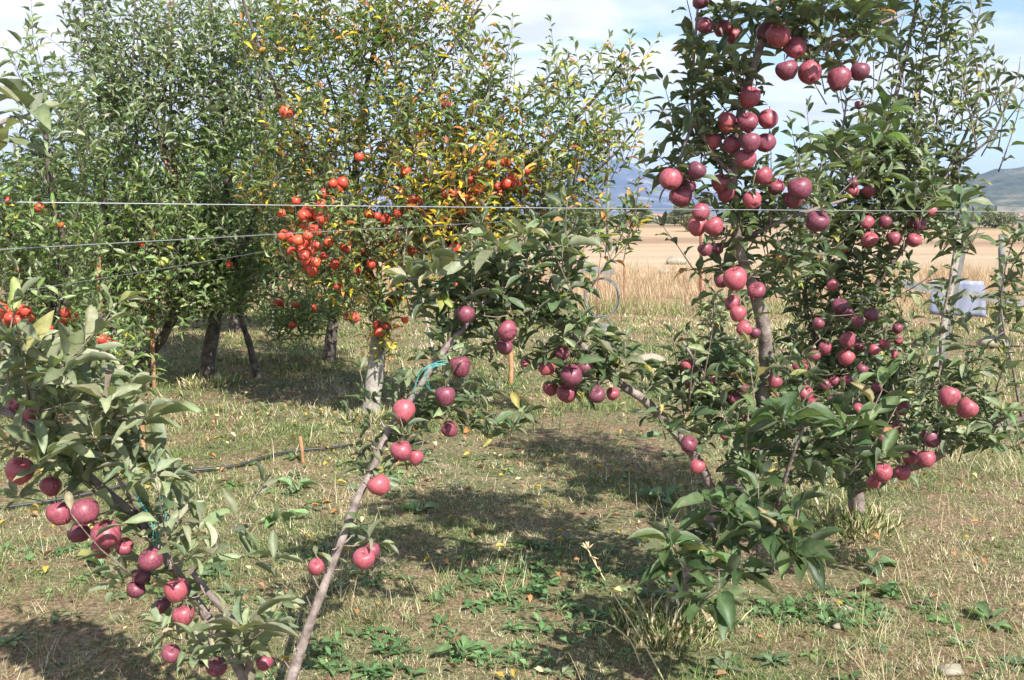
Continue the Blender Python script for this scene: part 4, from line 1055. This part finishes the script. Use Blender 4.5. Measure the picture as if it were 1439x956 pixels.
# twine
def twine(pts, label):
    g = Geo()
    for k in range(3):
        q = smooth_path([(*(P(a + rng.normal(0, 2), b + rng.normal(0, 2), Y)), 0) for a, b, Y in pts], .012)[:, :3]
        q += np.cumsum(rng.normal(0, .0035, q.shape), 0) * .6
        g.tube(q, .0008, 5)
    return tag(g.build('twine', M_twine), label, 'twine')
twine([(186, 690, 2.66), (202, 712, 2.62), (212, 738, 2.6), (219, 765, 2.62), (214, 752, 2.64), (228, 715, 2.63), (219, 692, 2.62)], 'turquoise twine tied round the lower left fork')
twine([(606, 552, 3.18), (598, 530, 3.16), (612, 516, 3.15), (624, 512, 3.16), (600, 522, 3.14), (590, 545, 3.15), (588, 562, 3.16)], 'frayed turquoise twine on the central stem')
# irrigation hose
def hose(p0, p1, label):
    a, b = on_ground(*p0), on_ground(*p1)
    t = np.linspace(-.6, 1.0, 90)[:, None]
    q = a + (b - a) * t
    q[:, 0] += .02 * np.sin(t[:, 0] * 23); q[:, 1] += .03 * np.sin(t[:, 0] * 17 + 1)
    q[:, 2] = gh(q[:, 0], q[:, 1]) + .022
    g = Geo(); g.tube(q, .009, 8)
    return tag(g.build('irrigation_hose', M_hose), label, 'hose')
hose((0, 716), (500, 632), 'black drip irrigation hose lying across the grass at left')

# utility pole
ub = np.array([(853 - 719.5) / F * 37, 37, 0.0])
up_ = empty('utility_pole', ub, 'grey wooden utility pole standing in the stubble field', 'pole')
g = Geo(); g.tube([ub + (0, 0, z) for z in (-.2, 1, 2, 3, 4.2)], [.06, .056, .052, .048, .045], 10); g.build('shaft', M_timber_grey, up_)
g = Geo(); g.box(ub + (0, -.06, 3.85), (1.0, .07, .08)); g.build('crossarm', M_timber_grey, up_, False)
for dx in (-.42, 0, .42):
    g = Geo(); g.tube([ub + (dx, -.06, 3.89), ub + (dx, -.06, 3.96), ub + (dx, -.06, 4.02)], [.02, .035, .018], 8); g.build('insulator', M_wall, up_)

# far houses, shrubs, trees
HL = ['white cottage on the far plain left of the rusty post', 'white barn just right of the far cottage', 'small pale house near the dark leader', 'pale farm building seen below the right hill', 'small white house nearest the right edge of the plain']
for k, (px, Y, w) in enumerate(((921, 950, 7), (934, 1020, 11), (965, 900, 6), (1402, 800, 8), (1432, 900, 7))):
    x = (px - 719.5) / F * Y; z = float(gh(x, Y)) - .3
    hr = empty('house', (x, Y, z), HL[k], 'house', 'pale buildings on the far plain')
    g = Geo(); g.box((x, Y, z + 2), (w, 7, 4)); g.build('wall', M_wall, hr, False)
    g = Geo()
    V = [(x - w / 2 - .4, Y - 4, z + 3.9), (x + w / 2 + .4, Y - 4, z + 3.9), (x + w / 2 + .4, Y + 4, z + 3.9), (x - w / 2 - .4, Y + 4, z + 3.9), (x - w / 2 - .4, Y, z + 6), (x + w / 2 + .4, Y, z + 6)]
    g.add(V, [(0, 1, 5, 4), (2, 3, 4, 5), (3, 2, 1, 0)], [(0, 4, 3), (1, 2, 5)]); g.build('roof', M_roof, hr, False)
    g = Geo(); g.box((x, Y - 3.52, z + 1.4), (1, .06, 2.2)); g.build('door', M_timber_grey, hr, False)
def bush(px, Y, w, h, label, name='bush', cat='bush', col=(.12, .13, .08)):
    x = (px - 719.5) / F * Y; z = float(gh(x, Y))
    r = empty(name, (x, Y, z), label, cat)
    g = Geo()
    for k in range(5):
        a = rng.uniform(-1, 1) * w * .25
        g.tube([(x, Y, z - .1), (x + a * .5, Y + rng.normal(0, .1) * w, z + h * .35), (x + a, Y + rng.normal(0, .15) * w, z + h * .7)], [w * .03, w * .02, w * .008], 5)
    g.build('trunk', M_bark_dark, r)
    n = 1100
    q = unit(rng.normal(0, 1, (n, 3))) * (rng.uniform(.25, 1, (n, 1)) ** .5)
    lob = 1 + .25 * np.sin(q[:, :1] * 7 + px) * np.cos(q[:, 2:] * 6)
    p = np.array([x, Y, z + h * .52]) + q * lob * [w / 2, w / 2, h * .5]
    s = min(w, h)
    c = np.array(col) * rng.uniform(.7, 1.4, (n, 1))
    leaf_mesh('crown', [p, unit(rng.normal(0, 1, (n, 3))), np.tile([0, 0, 1.], (n, 1)) + rng.normal(0, .5, (n, 3)), np.full(n, s * .16), np.full(n, s * .09), c], M_leaf_far, r, 2, seed=int(px))
bush(832, 72, 2.6, 1.5, 'wide olive bush at the field edge behind the gold leaves')
bush(906, 120, 1.8, 1.5, 'dark upright bush near the foot of the mountain')
bush(944, 98, 2.2, 1.0, 'low round bush beyond the stubble field')
bush(963, 84, 2.6, 1.7, 'olive bush just left of the dark apples')
bush(975, 66, 1.8, 1.1, 'brownish low bush beneath the dark apples', col=(.12, .10, .05))
bush(1395, 75, 2.8, 1.3, 'grey-green bush beyond the right-hand fence rail')
bush(1080, 110, 3, 1.5, 'dark bush on the plain hidden behind the bent leader')
bush(650, 90, 3, 2.4, 'dark bush on the plain behind the central foliage')
# distant scrub: uncountable
n = 5200
Yd = np.exp(rng.uniform(math.log(260), math.log(2600), n)); Xd = rng.uniform(-.75, .75, n) * Yd
keep = (np.sin(Xd * .011) + np.sin(Yd * .013 + Xd * .004) + rng.normal(0, .8, n)) > .1
Xd, Yd = Xd[keep], Yd[keep]; m_ = len(Xd)
k = 9
Xs = np.repeat(Xd, k) + rng.normal(0, 1.2, m_ * k); Ys = np.repeat(Yd, k) + rng.normal(0, 1.2, m_ * k)
hs = rng.uniform(.1, 1.5, m_ * k)
p = np.stack([Xs, Ys, gh(Xs, Ys) + hs], -1)
c = np.array([.11, .115, .08]) * rng.uniform(.7, 1.5, (len(p), 1))
sz = rng.uniform(.8, 2.0, len(p))
o = leaf_mesh('scrub', [p, unit(rng.normal(0, 1, (len(p), 3))), rng.normal(0, 1, (len(p), 3)), sz, sz * .6, c], M_leaf_far, None, 2)
tag(o, 'dark scrub and hedges dotting the far plain', 'scrub', kind='stuff')

# ================================================================== GROUND COVER
def patch(x, y):
    return (np.sin(x * 2.1 + 1.3 * np.sin(y * 1.1)) + np.sin(y * 2.6 - x * 1.4 + 2) + .7 * np.sin(x * 5.3 + y * 3.1) + .6 * np.sin(y * 6.1 - x * 4.4 + 1)) / 3.3
def scatter(n, y0, y1, power=1.0, margin=1.15):
    Y = y0 + (y1 - y0) * rng.random(n) ** power
    X = rng.uniform(-1, 1, n) * (Y * .5 * margin + .3)
    return X, Y
def blades(name, n, y0, y1, lrange, wrange, cols, lean, label, cat, dens=None, kind='stuff', power=1.0, seg=3, tuft=14):
    m = max(1, n // tuft)
    Xc, Yc = scatter(m, y0, y1, power)
    ci = rng.integers(0, m, n)
    ra = rng.uniform(.008, .05, m)[ci] * np.clip(Yc[ci] / 5, .8, 2.5)
    X = Xc[ci] + rng.normal(0, 1, n) * ra; Y = np.maximum(Yc[ci] + rng.normal(0, 1, n) * ra, y0 - .1)
    hk = rng.uniform(.55, 1.35, m)[ci]
    if dens is not None:
        kp = rng.random(n) < dens(X, Y); X, Y = X[kp], Y[kp]; ci = ci[kp]; hk = hk[kp]
    n = len(X)
    pt = patch(X, Y)
    l = rng.uniform(*lrange, n) * (1 + .35 * pt) * hk; w = rng.uniform(*wrange, n) * np.clip(Y / 5, .8, 3)
    az = rng.uniform(0, 2 * math.pi, n)
    le = np.abs(rng.normal(lean, .35, n))
    d0 = np.stack([np.cos(az) * np.sin(le), np.sin(az) * np.sin(le), np.cos(le)], -1)
    side = np.stack([-np.sin(az), np.cos(az), np.zeros(n)], -1)
    bend = rng.uniform(.1, .9, n)
    base = np.stack([X, Y, gh(X, Y) - .004], -1)
    V = np.zeros((n, 2 * seg + 1, 3))
    pos = base.copy(); d = d0.copy()
    hz = np.stack([np.cos(az), np.sin(az), -0.25 * np.ones(n)], -1)
    for k in range(seg + 1):
        ww = w * (1 - (k / seg) ** 1.6) * .5
        if k < seg:
            V[:, 2 * k] = pos - side * ww[:, None]; V[:, 2 * k + 1] = pos + side * ww[:, None]
        else: V[:, 2 * k] = pos
        d = unit(d + hz * (bend / seg)[:, None])
        pos = pos + d * (l / seg)[:, None]
    V[..., 2] = np.maximum(V[..., 2], gh(V[..., 0], V[..., 1]) - .003)
    b = np.arange(n)[:, None, None] * (2 * seg + 1)
    q = np.array([(2 * k, 2 * k + 1, 2 * k + 3, 2 * k + 2) for k in range(seg - 1)])
    t = np.array([(2 * seg - 2, 2 * seg - 1, 2 * seg)])
    c = cols(X, Y, n)
    tc_ = cols(Xc, Yc, m)[ci]
    c = np.where((rng.random(n) < .72)[:, None], tc_ * rng.uniform(.85, 1.15, (n, 1)), c)
    return tag(mesh_np(name, V.reshape(-1, 3), [(b + q[None]).reshape(-1, 4), (b + t[None]).reshape(-1, 3)], M_grass, True, np.repeat(c, 2 * seg + 1, 0)), label, cat, kind=kind)
DRY = np.array([(.40, .33, .20), (.52, .45, .29), (.27, .20, .12), (.60, .54, .38)])
GRN = np.array([(.11, .16, .05), (.18, .23, .08), (.06, .095, .03), (.27, .31, .13)])
def lawn_cols(X, Y, n):
    g = rng.random(n) < np.clip(.70 + .65 * patch(X * .8 + 3, Y * .8) - .2 * (X > 1.2), .15, .97)
    c = np.where(g[:, None], GRN[rng.integers(0, 4, n)], DRY[rng.integers(0, 4, n)])
    return c * rng.uniform(.75, 1.2, (n, 1))
bare = lambda X, Y: np.clip(1.0 - 2.2 * np.clip(patch(X * .7 + 9, Y * .9 - 4) - .08, 0, 1), .12, 1)
blades('grass', 290000, 3.0, 7.5, (.015, .05), (.0022, .0042), lawn_cols, .8, 'short patchy orchard grass, green and dry, near the camera', 'grass', bare, seg=2)
blades('grass', 170000, 7.2, 17, (.03, .10), (.003, .005), lawn_cols, .7, 'short patchy orchard grass farther back under the trees', 'grass', bare, seg=2)
blades('dry_grass', 8000, 3.0, 7, (.08, .20), (.002, .0035), lambda X, Y, n: np.where((rng.random(n) < .55)[:, None], DRY[rng.integers(0, 4, n)], GRN[rng.integers(0, 4, n)]) * rng.uniform(.8, 1.2, (n, 1)), .6,
       'longer straw-coloured grass blades in the foreground', 'grass', lambda X, Y: np.clip(.15 + .9 * (patch(X * .6 + 5, Y * .6) > .1) + .5 * (X > .9), 0, 1), seg=4)
STRAW = np.array([(.42, .31, .20), (.48, .37, .25), (.38, .25, .17), (.46, .32, .24)])
def straw_cols(X, Y, n):
    g = rng.random(n) < np.clip((17.2 - Y) * .3, .04, .8)
    c = np.where(g[:, None], GRN[rng.integers(0, 4, n)] * 1.1, STRAW[rng.integers(0, 4, n)])
    return c * rng.uniform(.75, 1.2, (n, 1))
blades('dry_grass', 9000, 3.0, 6.5, (.06, .15), (.002, .003), lambda X, Y, n: np.where((rng.random(n) < .8)[:, None], DRY[rng.integers(0, 4, n)], GRN[rng.integers(0, 4, n)]) * rng.uniform(.8, 1.2, (n, 1)), .8,
       'rough tan grass tufts at the lower right', 'grass', lambda X, Y: np.clip((X - .2) * .9, 0, 1) * (patch(X * 2, Y * 2) > -.15), seg=3)
blades('straw_grass', 90000, 15.0, 27, (.18, .42), (.002, .0035), straw_cols, .3, 'tall ripe straw grass beyond the orchard edge', 'grass', lambda X, Y: np.clip(.65 + .6 * patch(X * .35, Y * .5), .1, 1) * np.clip((29 - Y) / 6, 0, 1), seg=3)

for k, (fx, fy, lab) in enumerate(((938, 880, 'bent'), (1203, 745, 'grey'), (520, 592, 'whitewashed'), (292, 545, 'leaning'))):
    cx_, cy_, _z = on_ground(fx, fy)
    n = 420; a = rng.uniform(0, 6.28, n); rr2 = np.abs(rng.normal(.09, .06, n)) + .03
    x = cx_ + rr2 * np.cos(a); y = cy_ + rr2 * np.sin(a); z = gh(x, y)
    ln = rng.uniform(.05, .14, n); d = np.stack([np.cos(a) * .5 + rng.normal(0, .3, n), np.sin(a) * .5 + rng.normal(0, .3, n), np.ones(n)], -1)
    cc_ = np.where((rng.random(n) < .5)[:, None], GRN[rng.integers(0, 4, n)], DRY[rng.integers(0, 4, n)])
    tag(leaf_mesh('grass', [np.stack([x, y, z], -1), d, rng.normal(0, 1, (n, 3)), ln, np.full(n, .004 + .0004 * cy_), cc_], M_grass, None, 2), 'longer grass round the foot of the ' + lab + ' trunk', 'grass', kind='stuff')
# fallen leaves
X, Y = scatter(4200, 3.1, 14)
kp = rng.random(4200) < np.clip(.18 + .7 * np.exp(-((X + 1.6) ** 2 + (Y - 8) ** 2) / 7), 0, 1); X, Y = X[kp], Y[kp]; n = len(X)
cols = np.array([(.42, .30, .06), (.36, .18, .08), (.30, .17, .09), (.62, .54, .28), (.22, .13, .08)])[rng.choice(5, n, p=[.22, .2, .24, .14, .2])] * rng.uniform(.8, 1.15, (n, 1))
az = rng.uniform(0, 6.28, n)
l = rng.uniform(.03, .06, n)
o = leaf_mesh('fallen_leaves', [np.stack([X, Y, gh(X, Y) + rng.uniform(.012, .045, n)], -1), np.stack([np.cos(az), np.sin(az), rng.normal(0, .25, n)], -1), np.tile([0, 0, 1.], (n, 1)) + rng.normal(0, .3, (n, 3)), l, l * .5, cols], M_grass, None, 1, droop=(-.3, .5))
tag(o, 'yellow and brown fallen leaves littering the grass', 'fallen leaves', kind='stuff')

# weeds: low ground cover of small rosettes
def weed_leaves(cx, cy, n, l, wide, col, flat=.35):
    out = []
    for i in range(n):
        a = i * 2.4 + rng.normal(0, .3)
        d = np.array([math.cos(a), math.sin(a), rng.uniform(.15, .9) * flat * 2])
        ll = l * rng.uniform(.6, 1.15)
        out.append((np.array([cx, cy, float(gh(cx, cy)) + .004]) + d * .01, d, np.array([-d[0] * .4, -d[1] * .4, 1.]) + rng.normal(0, .2, 3), ll, ll * wide * rng.uniform(.8, 1.2), np.array(col) * rng.uniform(.7, 1.3)))
    return out
W = []
X, Y = scatter(3600, 3.1, 11, 1.1)
kp = rng.random(len(X)) < np.clip(.12 + 1.3 * (patch(X * 1.3 + 2, Y * 1.3 + 7) - .15), .05, 1); X, Y = X[kp], Y[kp]
for x, y in zip(X, Y):
    W += weed_leaves(x, y, rng.integers(4, 9), rng.uniform(.025, .075), rng.choice([.3, .5, .6]), [(.085, .15, .05), (.12, .19, .07), (.10, .15, .075), (.16, .2, .11)][rng.integers(4)])
for cx, cy, sp, m in ((790, 850, .35, 60), (560, 930, .2, 20), (1185, 850, .2, 30), (1150, 860, .15, 16), (850, 800, .3, 40), (480, 930, .15, 14), (60, 770, .15, 12), (1300, 610, .3, 10), (700, 920, .2, 24)):
    c = on_ground(cx, cy)
    for _ in range(m):
        W += weed_leaves(c[0] + rng.normal(0, sp), c[1] + rng.normal(0, sp * .6), 7, rng.uniform(.03, .06), .45, [(.07, .14, .05), (.10, .18, .07)][rng.integers(2)], .6)
arr = [np.array([w_[j] for w_ in W]) for j in range(6)]
tag(leaf_mesh('weeds', arr, M_leaf, None, 2, droop=(.1, .6), fold=(.1, .5)), 'low green broadleaf weeds creeping through the grass', 'weeds', kind='stuff')
# the rosettes large enough to tell apart
for px, py, n, l, wd, col, lab in (
        (392, 738, 8, .13, .42, (.16, .25, .10), 'pale rosette weed beyond the lower left leaves'),
        (650, 925, 9, .12, .35, (.12, .20, .08), 'star-shaped rosette weed at the bottom centre'),
        (150, 800, 6, .14, .55, (.15, .24, .12), 'broad-leaved weed left of the lower left apples'),
        (590, 722, 7, .11, .55, (.17, .26, .13), 'grey-green weed right of the bare slanting stem'),
        (1235, 826, 9, .11, .4, (.10, .17, .08), 'dark rosette weed in the open grass at lower right'),
        (1180, 872, 9, .10, .3, (.10, .17, .08), 'feathery weed below the big low leaves'),
        (930, 702, 8, .13, .55, (.13, .21, .10), 'round-leaved weed left of the bent tree'),
        (415, 690, 6, .15, .5, (.17, .27, .13), 'broad pale weed before the black hose'),
        (1390, 875, 7, .10, .4, (.11, .18, .08), 'small rosette weed near the lower right edge'),
        (1225, 790, 7, .13, .5, (.12, .19, .09), 'flat weed left of the grey trunk foot')):
    c = on_ground(px, py)
    w_ = weed_leaves(c[0], c[1], n, l, wd, col, .5)
    r = empty('weed_plant', c, lab, 'weed', 'larger rosette weeds in the grass')
    leaf_mesh('leaves', [np.array([q[j] for q in w_]) for j in range(6)], M_leaf, r, 0, droop=(.1, .5))
# dry seed stalks
def stalk(pts, label):
    g = Geo(); q = smooth_path([(*P(a, b, Y), 0) for a, b, Y in pts], .03)[:, :3]
    g.tube(q, np.linspace(.0032, .0016, len(q)), 5)
    r = empty('dry_stalk', (q[0][0], q[0][1], float(gh(q[0][0], q[0][1]))), label, 'stalk', 'dry grass stalks at the bottom edge')
    g.build('stem', simple('straw', (.58, .48, .26), .8), r)
    g = Geo()
    for _ in range(16):
        i = min(len(q) - 1, int(len(q) * .78) + 1 + _ * 2 // 3); d = unit(rng.normal(0, 1, 3) + unit(q[-1] - q[-4]) * 1.2)
        g.tube([q[i], q[i] + d * .012, q[i] + d * .028], [.0012, .003, .0008], 5)
    g.tube(q[int(len(q) * .78):], .0012, 5)
    g.build('seed_head', simple('seed', (.50, .38, .22), .9), r)
stalk([(948, 985, 3.35), (905, 905, 3.35), (862, 835, 3.4), (838, 795, 3.45), (826, 772, 3.46)], 'long pale seed stalk leaning left below centre')
stalk([(905, 950, 3.5), (885, 900, 3.5), (850, 875, 3.55), (820, 870, 3.6)], 'short dry stalk bending left beside the long one')
# stones
for px, py, s, lab in ((1190, 852, .03, 'smooth buff pebble half sunk in the grass'), (1336, 948, .04, 'tan stone at the bottom edge lower right'), (1178, 878, .022, 'little tan pebble below the feathery weed'),
                       (950, 371, .26, 'pale limestone boulder lying in the straw field'), (935, 385, .15, 'small pale stone left of the field boulder'), (915, 511, .13, 'flat whitish stone on the mown strip'),
                       (1395, 490, .16, 'flat pale stone at the foot of the fence post')):
    c = on_ground(px, py)
    n = 12
    V = []; 
    sd = rng.uniform(0, 6, 3)
    for a in np.linspace(0, math.pi, 9):
        for b in np.arange(n) / n * 2 * math.pi:
            k = 1 + .15 * math.sin(3 * b + sd[0]) * math.sin(2 * a + sd[1]) + .08 * math.sin(5 * b + sd[2])
            V.append((c[0] + s * k * math.sin(a) * math.cos(b) * 1.15, c[1] + s * k * math.sin(a) * math.sin(b) * .8, c[2] + s * .35 + s * .5 * k * math.cos(a)))
    Q = [(j * n + i, j * n + (i + 1) % n, (j + 1) * n + (i + 1) % n, (j + 1) * n + i) for j in range(8) for i in range(n)]
    tag(mesh_np('stone', np.array(V), np.array(Q), M_stone), lab, 'stone')

# ------------------------------------------------------------------ haze
mh = bpy.data.materials.new('haze_air'); mh.use_nodes = True
n_ = mh.node_tree; n_.nodes.clear()
ov = n_.nodes.new('ShaderNodeOutputMaterial'); pv = n_.nodes.new('ShaderNodeVolumePrincipled')
pv.inputs['Color'].default_value = (.42, .60, 1.0, 1)
pv.inputs['Density'].default_value = 1.05e-4
pv.inputs['Anisotropy'].default_value = 0.0
n_.links.new(pv.outputs[0], ov.inputs['Volume'])
g = Geo()
g.box((0, 4600, 170), (26000, 9600 + 600, 420))
hz = g.build('haze', mh, None, False)
tag(hz, 'thin blue haze in the air before the mountains', 'haze', kind='stuff')
